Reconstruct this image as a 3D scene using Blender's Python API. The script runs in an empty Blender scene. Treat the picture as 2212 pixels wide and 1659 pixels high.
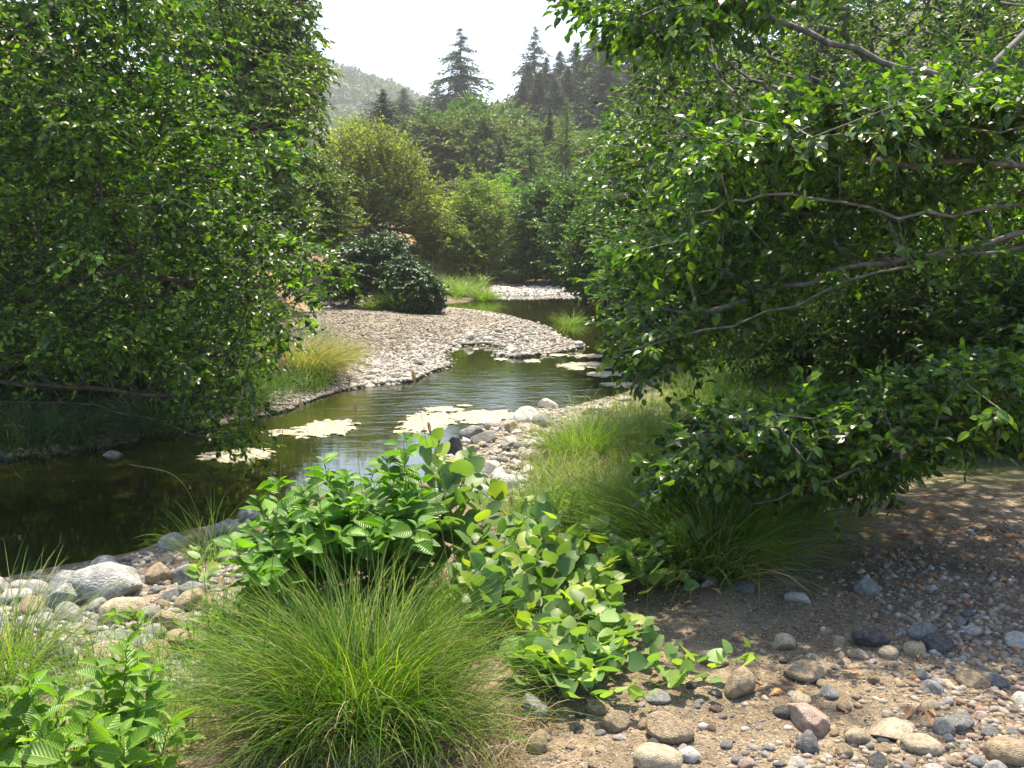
import bpy, math, random
import numpy as np

C = bpy.context.scene.collection
sc = bpy.context.scene
R = math.radians
random.seed(7)

# ------------------------------------------------------------------ camera, sky, sun
CAM = np.array([0.0, 0.0, 2.1])
PITCH = R(8.41)
cd = bpy.data.cameras.new('camera'); cam = bpy.data.objects.new('camera', cd); C.objects.link(cam)
cam.location = CAM; cam.rotation_euler = (R(90) - PITCH, 0, 0)
cd.sensor_width = 36; cd.lens = 36 * 2160 / 2212; cd.clip_end = 5000; cd.clip_start = 0.05
sc.camera = cam
SUN_EL, SUN_AZ = 69.0, 8.0            # azimuth measured to the right of straight ahead (+Y)
w = bpy.data.worlds.new('World'); sc.world = w; w.use_nodes = True
nt = w.node_tree; nt.nodes.clear()
sky = nt.nodes.new('ShaderNodeTexSky'); sky.sky_type = 'NISHITA'; sky.sun_disc = False
sky.sun_elevation = R(SUN_EL); sky.sun_rotation = R(SUN_AZ); sky.dust_density = 1.4; sky.air_density = 0.9; sky.ozone_density = 1.0
bg = nt.nodes.new('ShaderNodeBackground'); bg.inputs[1].default_value = 0.15
out = nt.nodes.new('ShaderNodeOutputWorld')
nt.links.new(sky.outputs[0], bg.inputs[0]); nt.links.new(bg.outputs[0], out.inputs[0])
sl = bpy.data.lights.new('sun', 'SUN'); sl.energy = 4.1; sl.angle = R(1.2); sl.color = (1.0, 0.92, 0.77)
sun = bpy.data.objects.new('sun', sl); C.objects.link(sun)
sun.rotation_euler = (R(SUN_EL - 90), 0, -R(SUN_AZ))
sun.rotation_euler = (-(R(90) - R(SUN_EL)), 0, 0)
import mathutils
sdir = mathutils.Vector((math.sin(R(SUN_AZ)) * math.cos(R(SUN_EL)), math.cos(R(SUN_AZ)) * math.cos(R(SUN_EL)), math.sin(R(SUN_EL))))
sun.rotation_euler = sdir.to_track_quat('Z', 'Y').to_euler()
sc.view_settings.view_transform = 'Standard'; sc.view_settings.look = 'None'
sc.view_settings.exposure = 1.45
try:
    sc.view_settings.use_white_balance = True; sc.view_settings.white_balance_temperature = 7100
except Exception: pass
sc.view_settings.gamma = 1.0
cy = sc.cycles
cy.max_bounces = 7; cy.diffuse_bounces = 3; cy.glossy_bounces = 3; cy.transmission_bounces = 4
cy.transparent_max_bounces = 8; cy.volume_bounces = 0; cy.caustics_reflective = False; cy.caustics_refractive = False
cy.sample_clamp_indirect = 6.0
cy.use_denoising = True

# ------------------------------------------------------------------ helpers: picture <-> place
F = 2160.0
def ray(X, Y):
    """direction through a point of the (2212 x 1659) photograph"""
    a = (X - 1106) / F; b = (829.5 - Y) / F
    c, s = math.cos(PITCH), math.sin(PITCH)
    return np.array([a, c + b * s, b * c - s])
def at(X, Y, depth):
    d = ray(X, Y); return CAM + d * (depth / d[1])
def at_z(X, Y, z=0.0):
    d = ray(X, Y); return CAM + d * ((z - CAM[2]) / d[2])
def atv(X, Y, D):
    c, s = math.cos(PITCH), math.sin(PITCH)
    a = (X - 1106) / F; b = (829.5 - Y) / F
    d = np.stack([a, c + b * s, b * c - s], -1)
    return CAM + d * (D / d[..., 1])[..., None]

def vnoise(x, y, seed=0):
    xi = np.floor(x).astype(np.int64); yi = np.floor(y).astype(np.int64)
    fx = x - xi; fy = y - yi
    fx = fx * fx * (3 - 2 * fx); fy = fy * fy * (3 - 2 * fy)
    def h(a, b):
        n = (a * 374761393 + b * 668265263 + seed * 1442695041) & 0xFFFFFFFF
        n = ((n ^ (n >> 13)) * 1274126177) & 0xFFFFFFFF
        return ((n ^ (n >> 16)) & 0xFFFF) / 65535.0
    return (h(xi, yi) * (1 - fx) + h(xi + 1, yi) * fx) * (1 - fy) + (h(xi, yi + 1) * (1 - fx) + h(xi + 1, yi + 1) * fx) * fy
def fbm(x, y, seed=0, o=4):
    s = 0; a = 0.5
    for i in range(o):
        s = s + a * (vnoise(x * 2 ** i, y * 2 ** i, seed + i) - 0.5); a *= 0.5
    return s
def sst(a, b, x):
    t = np.clip((x - a) / (b - a), 0, 1); return t * t * (3 - 2 * t)

WATER_PX = [(-500, 1310), (0, 1250), (130, 1226), (300, 1196), (380, 1162), (480, 1136), (560, 1104), (640, 1080), (800, 1062), (925, 1040),
            (950, 1000), (955, 965), (1010, 940), (1080, 915), (1140, 882), (1200, 884), (1290, 864), (1370, 842), (1430, 805), (1450, 765),
            (1420, 725), (1360, 695), (1310, 660), (1295, 641), (1250, 635), (1150, 637), (1060, 635), (1040, 650), (960, 655), (900, 660), (940, 666),
            (1010, 668), (1100, 680), (1170, 700), (1218, 730), (1262, 751), (1185, 767), (1105, 773), (1062, 767), (1100, 752), (1050, 743),
            (985, 748), (955, 766), (968, 790), (930, 808), (880, 825), (800, 833), (740, 846), (690, 862), (630, 886), (560, 902),
            (400, 928), (260, 955), (100, 985), (-500, 1030)]
WP = np.array([at_z(x, y)[:2] for x, y in WATER_PX])
def sdist(x, y):
    """signed distance to the water's edge, positive on land"""
    x = np.asarray(x, float); y = np.asarray(y, float)
    d2 = np.full(x.shape, 1e9); inside = np.zeros(x.shape, bool)
    n = len(WP)
    for i in range(n):
        ax, ay = WP[i]; bx, by = WP[(i + 1) % n]
        ex, ey = bx - ax, by - ay
        t = np.clip(((x - ax) * ex + (y - ay) * ey) / (ex * ex + ey * ey), 0, 1)
        d2 = np.minimum(d2, (x - ax - t * ex) ** 2 + (y - ay - t * ey) ** 2)
        c = (ay > y) != (by > y)
        if ay != by:
            inside ^= c & (x < (bx - ax) * (y - ay) / (by - ay) + ax)
    d = np.sqrt(d2)
    return np.where(inside, -d, d)

def Hgt(x, y, fine=True):
    x = np.asarray(x, float); y = np.asarray(y, float)
    d = sdist(x, y) + fbm(x * 1.3, y * 1.3, 5, 3) * 0.25
    near = sst(9.0, 5.5, y)
    bed = -np.minimum(0.5, 0.10 * np.abs(d) + 0.03)
    top = 0.22 + 0.30 * near
    land = 0.015 + top * (1 - np.exp(-np.maximum(d, 0) / (1.6 + 0.2 * near)))
    z = np.where(d < 0, bed, land)
    # left bank
    xl = -5.0 + 3.6 * sst(27, 40, y) - 2.2 * sst(11, 7.5, y)
    z = z + np.maximum(0, xl - x) * 0.55 * sst(0, 1.2, xl - x) * (1 - 0.55 * sst(45, 80, y))
    xr = 4.6 + 0.0 * y
    s = np.maximum(0, x - xr)
    z = z + s * 0.42 * sst(0, 2.5, s)
    z = np.where(np.abs(x) > 30, z, z)
    cap = 24.0
    z = np.where(z > cap * 0.5, cap * 0.5 + (cap * 0.5) * (1 - np.exp(-(z - cap * 0.5) / (cap * 0.5))), z)
    # the valley floor climbing away, the wooded ridges behind it
    g = 0.45 + 0.55 * sst(-22, 6, x - 0.02 * y)
    z = z + sst(40, 60, y) * np.clip(y - 44, 0, 110) * 0.15 * g
    z = z + 47 * sst(250, 430, y) * (0.74 + 0.16 * np.exp(-((x + 92) / 42.0) ** 2) + 0.04 * np.exp(-((x - 5) / 20.0) ** 2))
    # uneven surface
    z = z + fbm(x * 0.25, y * 0.25, 31, 3) * np.clip(np.abs(d) * 0.12, 0, 0.8) * sst(8, 20, y)
    z = z + fbm(x * 1.6, y * 1.6, 11, 3) * 0.07 * sst(0.05, 0.9, d)
    if fine:
        z = z + fbm(x * 7, y * 7, 21, 3) * 0.022 * sst(0.1, 0.6, d)
    return z
def gz(x, y): return float(Hgt(np.array([x]), np.array([y]))[0])
_TS = np.geomspace(1.6, 700, 900)
def hit(X, Y):
    """where the line of sight through a photograph point meets the ground"""
    d = ray(X, Y); d = d / d[1]
    p = CAM + d * _TS[:, None]
    h = np.maximum(Hgt(p[:, 0], p[:, 1]), 0.0)
    k = np.argmax(p[:, 2] < h)
    if p[k, 2] >= h[k]: k = len(_TS) - 1
    a, b = p[k - 1], p[k]; ha, hb = a[2] - h[k - 1], b[2] - h[k]
    t = ha / (ha - hb + 1e-9); q = a + (b - a) * t
    q[2] = max(0.0, gz(q[0], q[1])); return q

# ------------------------------------------------------------------ helpers: meshes
def mk(name, V, Fc, mat, parent=None, smooth=False, rnd=None, uv=None, col=None):
    me = bpy.data.meshes.new(name)
    V = np.ascontiguousarray(V, dtype=np.float32).reshape(-1, 3)
    Fc = np.ascontiguousarray(Fc, dtype=np.int32); k = Fc.shape[1]
    me.vertices.add(len(V)); me.vertices.foreach_set('co', V.ravel())
    me.loops.add(Fc.size); me.loops.foreach_set('vertex_index', Fc.ravel())
    me.polygons.add(len(Fc)); me.polygons.foreach_set('loop_start', np.arange(0, Fc.size, k, dtype=np.int32))
    me.polygons.foreach_set('use_smooth', np.full(len(Fc), smooth, dtype=bool))
    me.update(calc_edges=True)
    if rnd is not None:
        a = me.attributes.new('rnd', 'FLOAT', 'POINT'); a.data.foreach_set('value', np.ascontiguousarray(rnd, dtype=np.float32).ravel())
    if uv is not None:
        l = me.uv_layers.new(name='uv'); l.data.foreach_set('uv', np.ascontiguousarray(np.asarray(uv, dtype=np.float32)[Fc.ravel()]).ravel())
    if col is not None:
        a = me.color_attributes.new('tint', 'FLOAT_COLOR', 'POINT')
        cc = np.ones((len(V), 4), dtype=np.float32); cc[:, :3] = col; a.data.foreach_set('color', cc.ravel())
    if mat: me.materials.append(mat)
    o = bpy.data.objects.new(name, me); C.objects.link(o)
    if parent: o.parent = parent
    return o
def tag(o, label, cat=None, group=None, kind=None):
    o['label'] = label
    if cat: o['category'] = cat
    if group: o['group'] = group
    if kind: o['kind'] = kind
    return o
def empty(name, loc, label, cat, group=None, rz=0.0):
    o = bpy.data.objects.new(name, None); C.objects.link(o); o.location = loc; o.rotation_euler = (0, 0, rz)
    o.empty_display_size = 0.1
    return tag(o, label, cat, group)
def copy_tree(root, loc, rz=0.0, scale=1.0, label=None, name=None):
    r = root.copy(); C.objects.link(r); r.location = loc; r.rotation_euler = (0, 0, rz)
    r.scale = (scale, scale, scale) if not hasattr(scale, '__len__') else scale
    if label: r['label'] = label
    for ch in list(root.children):
        c = ch.copy(); C.objects.link(c); c.parent = r
        for g in list(ch.children):
            d = g.copy(); C.objects.link(d); d.parent = c
    return r
def nrm(v): return v / (np.linalg.norm(v, axis=-1, keepdims=True) + 1e-9)

# leaf shapes: vertices (along, across, up) in units of leaf length, and triangles
def tpl(stations, fold=0.12, curl=0.25, pleat=0.0):
    V = [(0, 0, 0)]; Fc = []
    for i, (x, wd) in enumerate(stations):
        z = -curl * x * x; pz = pleat * (1 if i % 2 else -1)
        V += [(x, 0, z), (x, wd, z + fold * wd * 2 + pz), (x, -wd, z + fold * wd * 2 + pz)]
    n = len(stations); V.append((1, 0, -curl))
    t = len(V) - 1
    Fc += [(0, 1, 2), (0, 3, 1)]
    for i in range(n - 1):
        a = 1 + 3 * i; b = a + 3
        Fc += [(a, b, b + 1), (a, b + 1, a + 1), (a, a + 2, b + 2), (a, b + 2, b)]
    a = 1 + 3 * (n - 1); Fc += [(a, t, a + 1), (a, a + 2, t)]
    return np.array(V, float), np.array(Fc, np.int32)
T_OVATE = tpl([(.15, .22), (.4, .31), (.7, .24)], .2, .22)
T_ALDER = tpl([(.06, .13), (.12, .20), (.19, .25), (.26, .31), (.33, .31), (.41, .36), (.49, .34), (.57, .36), (.66, .30), (.74, .27), (.83, .18), (.91, .11)], .22, .28, .010)
T_HEART = tpl([(-.10, .20), (-.13, .34), (.02, .46), (.22, .52), (.45, .50), (.68, .38), (.87, .20)], .12, .10)
T_LANCE = tpl([(.2, .07), (.5, .10), (.8, .06)], .3, .3)
T_LITTER = tpl([(.2, .10), (.5, .14), (.8, .08)], .9, -.35)
T_DIAM = (np.array([(0, 0, 0), (.45, .27, .07), (1, 0, -.12), (.45, -.27, .07)], float), np.array([(0, 2, 1), (0, 3, 2)], np.int32))
T_NEEDLE = (np.array([(0, 0, 0), (.4, .16, .03), (1, 0, -.1), (.4, -.16, .03)], float), np.array([(0, 2, 1), (0, 3, 2)], np.int32))

def leaves(name, P, D, N, L, T, mat, parent=None, rng=None, smooth=False, wid=1.0, rnd=None):
    V, Fc = T; n = len(P)
    D = nrm(D); N = nrm(N - (N * D).sum(-1, keepdims=True) * D); S = np.cross(N, D)
    L = np.broadcast_to(L, (n,))
    W = wid * (0.85 + 0.3 * rng.random(n))
    out = P[:, None, :] + L[:, None, None] * (V[None, :, 0:1] * D[:, None, :] + (V[None, :, 1:2] * W[:, None, None]) * S[:, None, :] + V[None, :, 2:3] * N[:, None, :])
    FF = (Fc[None] + (np.arange(n) * len(V))[:, None, None]).reshape(-1, 3)
    if rnd is None: rnd = rng.random(n)
    uv = np.tile(np.stack([V[:, 0], V[:, 1] + 0.5], -1), (n, 1))
    return mk(name, out, FF, mat, parent, smooth, np.repeat(rnd, len(V)), uv)

def tubes(P0, P1, R0, R1, s=4):
    n = len(P0); d = nrm(P1 - P0)
    up = np.where(np.abs(d[:, 2:3]) > .9, np.array([[1., 0, 0]]), np.array([[0, 0, 1.]]))
    a = nrm(np.cross(d, up)); b = np.cross(d, a)
    th = np.arange(s) * 2 * math.pi / s
    ring = np.cos(th)[None, :, None] * a[:, None] + np.sin(th)[None, :, None] * b[:, None]
    P1 = P1 + d * R1[:, None] * .4
    v = np.stack([P0[:, None] + ring * R0[:, None, None], P1[:, None] + ring * R1[:, None, None]], 1)
    i = np.arange(s); j = (i + 1) % s
    q = np.stack([i, j, j + s, i + s], -1)
    return v.reshape(-1, 3), (q[None] + (np.arange(n) * 2 * s)[:, None, None]).reshape(-1, 4)
def tube_mesh(name, segs, mat, parent, s=4):
    """segs: list of (P0,P1,R0,R1,sides)"""
    VV = []; FF = []; o = 0
    for g in segs:
        if len(g[0]) == 0: continue
        v, f = tubes(*g); VV.append(v); FF.append(f + o); o += len(v)
    return mk(name, np.concatenate(VV), np.concatenate(FF), mat, parent, True)
def poly_tube(pts, r0, r1, s=6):
    pts = np.array(pts, float); n = len(pts) - 1
    r = np.linspace(r0, r1, n + 1)
    return (pts[:-1], pts[1:], r[:-1], r[1:], s)
def smooth_line(pts, k=6, wob=0.0, rng=None):
    """Catmull-Rom through points"""
    p = np.array(pts, float); p = np.vstack([2 * p[0] - p[1], p, 2 * p[-1] - p[-2]])
    o = []
    for i in range(1, len(p) - 2):
        for t in np.linspace(0, 1, k, endpoint=False):
            o.append(.5 * ((2 * p[i]) + (p[i + 1] - p[i - 1]) * t + (2 * p[i - 1] - 5 * p[i] + 4 * p[i + 1] - p[i + 2]) * t * t + (3 * p[i] - p[i - 1] - 3 * p[i + 1] + p[i + 2]) * t ** 3))
    o.append(p[-2]); o = np.array(o)
    if wob: o[1:-1] += rng.normal(0, wob, (len(o) - 2, 3))
    return o

def grow(attr, base, rng, step=0.3, bf=0.25, wob=0.03, limbs=()):
    """join attractor points to a stem: each reaches for the nearest wood that is cheap to get to"""
    base = np.array(base, float)
    cap = len(base) + len(attr) * 12 + 200 + sum(len(l) for l in limbs); floor = {}
    N = np.zeros((cap, 3)); par = np.full(cap, -1); path = np.zeros(cap); dr = np.zeros((cap, 3)); dr[:, 2] = 1
    n = len(base); N[:n] = base
    for i in range(1, n):
        par[i] = i - 1; path[i] = path[i - 1] + np.linalg.norm(base[i] - base[i - 1]) * .4; dr[i] = nrm(base[i] - base[i - 1])
    dr[0] = dr[1] if n > 1 else (0, 0, 1)
    for l in limbs:
        i = int(np.argmin(np.linalg.norm(N[:len(base)] - l[0], axis=1)))
        for j, p in enumerate(l):
            seg = p - N[i]; N[n] = p; par[n] = i; path[n] = path[i] + np.linalg.norm(seg) * .4; dr[n] = nrm(seg); floor[n] = 26 * (1 - j / len(l)) ** 1.2 + 3; i = n; n += 1
    base = N[:n].copy()
    dd = np.min(np.linalg.norm(attr[:, None] - base[None], axis=-1), 1)
    tips = np.zeros(len(attr), int)
    for ai in np.argsort(dd):
        a = attr[ai]; dist = np.linalg.norm(N[:n] - a, axis=1)
        i = int(np.argmin(dist + bf * path[:n])); d = dist[i]
        k = min(10, max(1, int(d / step)))
        c = N[i] + dr[i] * d * .35 + np.array([0, 0, .08 * d])
        prev = i
        for j in range(1, k + 1):
            t = j / k
            p = (1 - t) ** 2 * N[i] + 2 * t * (1 - t) * c + t * t * a
            if j < k: p = p + rng.normal(0, wob * min(1, d), 3)
            N[n] = p; par[n] = prev; seg = p - N[prev]; l = np.linalg.norm(seg); path[n] = path[prev] + l; dr[n] = seg / (l + 1e-9)
            prev = n; n += 1
        tips[ai] = prev
    N = N[:n]; par = par[:n]; dr = dr[:n]
    cnt = np.zeros(n); cnt[tips] = 1
    for i in range(n - 1, 0, -1): cnt[par[i]] += cnt[i]
    for i, f in floor.items(): cnt[i] = max(cnt[i], f)
    return N, par, dr, cnt, tips
def wood_segs(N, par, cnt, r_tip, power, r_max=9, nb=0, r_br=9):
    r = np.minimum(r_max, r_tip * np.maximum(cnt, 1) ** power); r[nb:] = np.minimum(r[nb:], r_br)
    c = np.arange(1, len(N)); c = c[par[c] >= 0]; p = par[c]
    rp = np.minimum(r[p], r[c] * 1.35)
    big = r[c] > r_tip * 5
    return [(N[p][big], N[c][big], rp[big], r[c][big], 7), (N[p][~big], N[c][~big], rp[~big], r[c][~big], 3)]

def sprays(A, O, rng, twigs, per, tl, droop=.2, spread=.7, back=.5):
    """twigs round each tip A (outward direction O), leaves set alternately along them"""
    n = len(A); m = n * twigs
    O = np.repeat(O, twigs, 0); A = np.repeat(A, twigs, 0)
    rv = rng.normal(0, 1, (m, 3)); rv[:, 2] *= .5
    T = nrm(O * .8 + rv * spread - np.array([0, 0, droop]))
    L = tl * (.6 + .8 * rng.random(m))
    B = A - O * (tl * back * rng.random(m))[:, None]
    E = B + T * L[:, None]; E[:, 2] -= L * droop * .3
    k = np.arange(per); t = (k[None] + .4 + .4 * rng.random((m, per))) / per
    P = B[:, None] + (E - B)[:, None] * t[..., None]
    S = nrm(np.cross(T, np.array([0, 0, 1.]) + rng.normal(0, .25, (m, 3))))
    sg = np.where((k[None] % 2) == 0, 1., -1.)
    D = T[:, None] * (.55 + .5 * t[..., None]) + S[:, None] * (sg * (1.05 - .6 * t))[..., None] + rng.normal(0, .28, (m, per, 3)) - np.array([0, 0, .12])
    Nn = np.array([0, 0, 1.]) + rng.normal(0, .6, (m, per, 3))
    return B, E, P.reshape(-1, 3), nrm(D.reshape(-1, 3)), Nn.reshape(-1, 3)

def in_poly(px, py, poly):
    ins = np.zeros(len(px), bool); n = len(poly)
    for i in range(n):
        ax, ay = poly[i]; bx, by = poly[(i + 1) % n]
        if ay == by: continue
        c = (ay > py) != (by > py); ins ^= c & (px < (bx - ax) * (py - ay) / (by - ay) + ax)
    return ins
def sample_outline(poly, n, rng):
    p = np.array(poly); lo = p.min(0); hi = p.max(0); o = np.zeros((0, 2))
    while len(o) < n:
        q = lo + (hi - lo) * rng.random((n * 2, 2)); o = np.vstack([o, q[in_poly(q[:, 0], q[:, 1], poly)]])
    return o[:n]
def axis_len(sz): return sz[0] * 1.5
def crown_points(poly, dr, nclu, per, rng, sz=(.4, .4, .12), margin=.16, axis=None):
    """clumped points filling the solid that an outline and a depth range bound, kept a twig's length inside it"""
    c = sample_outline(poly, nclu, rng); D = dr[0] + (dr[1] - dr[0]) * rng.random(nclu)
    P = atv(c[:, 0], c[:, 1], D)
    P = np.repeat(P, per, 0) + rng.normal(0, 1, (nclu * per, 3)) * np.array(sz) * np.repeat(.6 + .8 * rng.random(nclu), per)[:, None]
    if axis is not None:
        ax = nrm(np.array(axis, float)); P = P + (rng.normal(0, 1, len(P)) * axis_len(sz))[:, None] * ax
    q = P - CAM; cc, ss = math.cos(PITCH), math.sin(PITCH)
    f = q[:, 1] * cc - q[:, 2] * ss; u = q[:, 1] * ss + q[:, 2] * cc
    X = 1106 + F * q[:, 0] / f; Y = 829.5 - F * u / f
    k = in_poly(X, Y, poly); pl = np.array(poly, float); dm = np.full(len(P), 1e9)
    for i in range(len(pl)):
        a = pl[i]; e = pl[(i + 1) % len(pl)] - a; t = np.clip(((X - a[0]) * e[0] + (Y - a[1]) * e[1]) / (e @ e), 0, 1)
        dm = np.minimum(dm, np.hypot(X - a[0] - t * e[0], Y - a[1] - t * e[1]))
    k &= dm > margin * F / f * (.5 + rng.random(len(P)))
    return P[k]

def leafy_tree(name, label, cat, trunk, attr, rng, leaf_mat, wood_mat, leaf=(.06, .09), twigs=3, per=8, tl=.25, T=T_OVATE, droop=.2,
               r_tip=.003, power=.45, step=.3, twig_wood=True, group=None, bf=.25, smooth=False, spread=.7, r_max=.10, wob=.03, wid=1.0, limbs=(), r_br=9):
    trunk = np.array(trunk, float); loc = trunk[0].copy()
    root = empty(name, loc, label, cat, group)
    g = Hgt(attr[:, 0], attr[:, 1], False); attr = attr[attr[:, 2] > np.maximum(g, 0) + .12]
    N, par, dr, cnt, tips = grow(attr, trunk, rng, step, bf, wob, limbs)
    A = N[tips]; O = dr[tips]
    B, E, P, D, Nn = sprays(A, O, rng, twigs, per, tl, droop, spread)
    segs = wood_segs(N, par, cnt, r_tip, power, r_max, len(trunk), r_br)
    segs = [(a - loc, b - loc, c, d, s) for a, b, c, d, s in segs]
    if twig_wood: segs.append((B - loc, E - loc, np.full(len(B), r_tip * .8), np.full(len(B), r_tip * .3), 3))
    tube_mesh('trunk', segs, wood_mat, root)
    L = leaf[0] + (leaf[1] - leaf[0]) * rng.random(len(P))
    leaves('crown', P - loc, D, Nn, L, T, leaf_mat, root, rng, smooth, wid)
    return root

# ------------------------------------------------------------------ materials
def node_mat(name):
    m = bpy.data.materials.new(name); m.use_nodes = True; t = m.node_tree; t.nodes.clear()
    o = t.nodes.new('ShaderNodeOutputMaterial'); return m, t, o
def leaf_mat(name, c0, c1, c2, trans=.42, tcol=(1.35, 1.5, .45), rough=.38, spec=.5, vein=False, nscale=1.2):
    m, t, o = node_mat(name); N = t.nodes; K = t.links
    a = N.new('ShaderNodeAttribute'); a.attribute_name = 'rnd'
    r = N.new('ShaderNodeValToRGB'); e = r.color_ramp.elements
    e[0].color = (*c0, 1); e[1].color = (*c2, 1); e[0].position = 0.05; e[1].position = .97
    x = e.new(.6); x.color = (*c1, 1)
    K.new(a.outputs['Fac'], r.inputs[0])
    g = N.new('ShaderNodeTexCoord'); nz = N.new('ShaderNodeTexNoise'); nz.inputs['Scale'].default_value = nscale; nz.inputs['Detail'].default_value = 1
    K.new(g.outputs['Object'], nz.inputs['Vector'])
    mr = N.new('ShaderNodeMapRange'); mr.inputs[1].default_value = .3; mr.inputs[2].default_value = .7; mr.inputs[3].default_value = .72; mr.inputs[4].default_value = 1.25
    K.new(nz.outputs[0], mr.inputs[0])
    mu = N.new('ShaderNodeVectorMath'); mu.operation = 'SCALE'; K.new(r.outputs[0], mu.inputs[0]); K.new(mr.outputs[0], mu.inputs['Scale'])
    col = mu.outputs[0]
    p = N.new('ShaderNodeBsdfPrincipled'); p.inputs['Roughness'].default_value = rough; p.inputs['Specular IOR Level'].default_value = spec
    if vein:
        uv = N.new('ShaderNodeUVMap'); sp = N.new('ShaderNodeSeparateXYZ'); K.new(uv.outputs[0], sp.inputs[0])
        ab = N.new('ShaderNodeMath'); ab.operation = 'SUBTRACT'; K.new(sp.outputs[1], ab.inputs[0]); ab.inputs[1].default_value = .5
        ab2 = N.new('ShaderNodeMath'); ab2.operation = 'ABSOLUTE'; K.new(ab.outputs[0], ab2.inputs[0])
        d = N.new('ShaderNodeMath'); d.operation = 'MULTIPLY_ADD'; K.new(ab2.outputs[0], d.inputs[0]); d.inputs[1].default_value = -.9; K.new(sp.outputs[0], d.inputs[2])
        s = N.new('ShaderNodeMath'); s.operation = 'MULTIPLY'; K.new(d.outputs[0], s.inputs[0]); s.inputs[1].default_value = 62
        si = N.new('ShaderNodeMath'); si.operation = 'SINE'; K.new(s.outputs[0], si.inputs[0])
        rib = N.new('ShaderNodeMath'); rib.operation = 'LESS_THAN'; K.new(ab2.outputs[0], rib.inputs[0]); rib.inputs[1].default_value = .012
        pw = N.new('ShaderNodeMapRange'); K.new(si.outputs[0], pw.inputs[0]); pw.inputs[1].default_value = .6; pw.inputs[2].default_value = 1.; pw.inputs[3].default_value = 0; pw.inputs[4].default_value = .45
        mx = N.new('ShaderNodeMath'); mx.operation = 'MAXIMUM'; K.new(pw.outputs[0], mx.inputs[0]); K.new(rib.outputs[0], mx.inputs[1])
        mc = N.new('ShaderNodeMix'); mc.data_type = 'RGBA'; K.new(mx.outputs[0], mc.inputs['Factor']); K.new(col, mc.inputs['A'])
        mc.inputs['B'].default_value = (c2[0] * 1.6, c2[1] * 1.35, c2[2] * 1.8, 1); col = mc.outputs['Result']
        bp = N.new('ShaderNodeBump'); bp.inputs['Strength'].default_value = .35; bp.inputs['Distance'].default_value = .004
        K.new(si.outputs[0], bp.inputs['Height']); K.new(bp.outputs[0], p.inputs['Normal'])
    K.new(col, p.inputs['Base Color'])
    tr = N.new('ShaderNodeBsdfTranslucent'); tc = N.new('ShaderNodeVectorMath'); tc.operation = 'MULTIPLY'; tc.inputs[1].default_value = tcol
    K.new(col, tc.inputs[0]); K.new(tc.outputs[0], tr.inputs[0])
    mix = N.new('ShaderNodeMixShader'); mix.inputs[0].default_value = trans
    K.new(p.outputs[0], mix.inputs[1]); K.new(tr.outputs[0], mix.inputs[2]); K.new(mix.outputs[0], o.inputs[0])
    return m
def rough_mat(name, c0, c1, scale=6, rough=.85, bump=.4, dist=.01, detail=6, coord='Object', lichen=None, rnd=None, spec=.3, speck=None):
    m, t, o = node_mat(name); N = t.nodes; K = t.links
    g = N.new('ShaderNodeTexCoord'); nz = N.new('ShaderNodeTexNoise'); nz.inputs['Scale'].default_value = scale; nz.inputs['Detail'].default_value = detail
    K.new(g.outputs[coord], nz.inputs['Vector'])
    r = N.new('ShaderNodeValToRGB'); r.color_ramp.elements[0].color = (*c0, 1); r.color_ramp.elements[1].color = (*c1, 1)
    r.color_ramp.elements[0].position = .35; r.color_ramp.elements[1].position = .68
    K.new(nz.outputs[0], r.inputs[0]); col = r.outputs[0]
    if rnd is not None:         # a colour for every separate stone of a mesh
        a = N.new('ShaderNodeAttribute'); a.attribute_name = 'rnd'
        rr = N.new('ShaderNodeValToRGB'); rr.color_ramp.interpolation = 'LINEAR'
        e = rr.color_ramp.elements
        for i, c in enumerate(rnd):
            q = i / (len(rnd) - 1)
            if i == 0: e[0].color = (*c, 1)
            elif i == len(rnd) - 1: e[-1].color = (*c, 1)
            else: n_ = e.new(q); n_.color = (*c, 1)
        K.new(a.outputs['Fac'], rr.inputs[0])
        mm = N.new('ShaderNodeMix'); mm.data_type = 'RGBA'; mm.blend_type = 'MULTIPLY'; mm.inputs['Factor'].default_value = 1
        K.new(rr.outputs[0], mm.inputs['A']); K.new(col, mm.inputs['B']); col = mm.outputs['Result']
    if speck:
        vz = N.new('ShaderNodeTexNoise'); vz.inputs['Scale'].default_value = speck[0]; vz.inputs['Detail'].default_value = 3; K.new(g.outputs[coord], vz.inputs['Vector'])
        mr = N.new('ShaderNodeMapRange'); K.new(vz.outputs[0], mr.inputs[0]); mr.inputs[1].default_value = .56; mr.inputs[2].default_value = .66; mr.inputs[4].default_value = speck[2]
        mm = N.new('ShaderNodeMix'); mm.data_type = 'RGBA'; K.new(mr.outputs[0], mm.inputs['Factor']); K.new(col, mm.inputs['A']); mm.inputs['B'].default_value = (*speck[1], 1); col = mm.outputs['Result']
    p = N.new('ShaderNodeBsdfPrincipled'); p.inputs['Roughness'].default_value = rough; p.inputs['Specular IOR Level'].default_value = spec
    K.new(col, p.inputs['Base Color'])
    b = N.new('ShaderNodeBump'); b.inputs['Strength'].default_value = bump; b.inputs['Distance'].default_value = dist
    nz2 = N.new('ShaderNodeTexNoise'); nz2.inputs['Scale'].default_value = scale * 4; nz2.inputs['Detail'].default_value = 8; K.new(g.outputs[coord], nz2.inputs['Vector'])
    K.new(nz2.outputs[0], b.inputs['Height']); K.new(b.outputs[0], p.inputs['Normal']); K.new(p.outputs[0], o.inputs[0])
    return m

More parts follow.
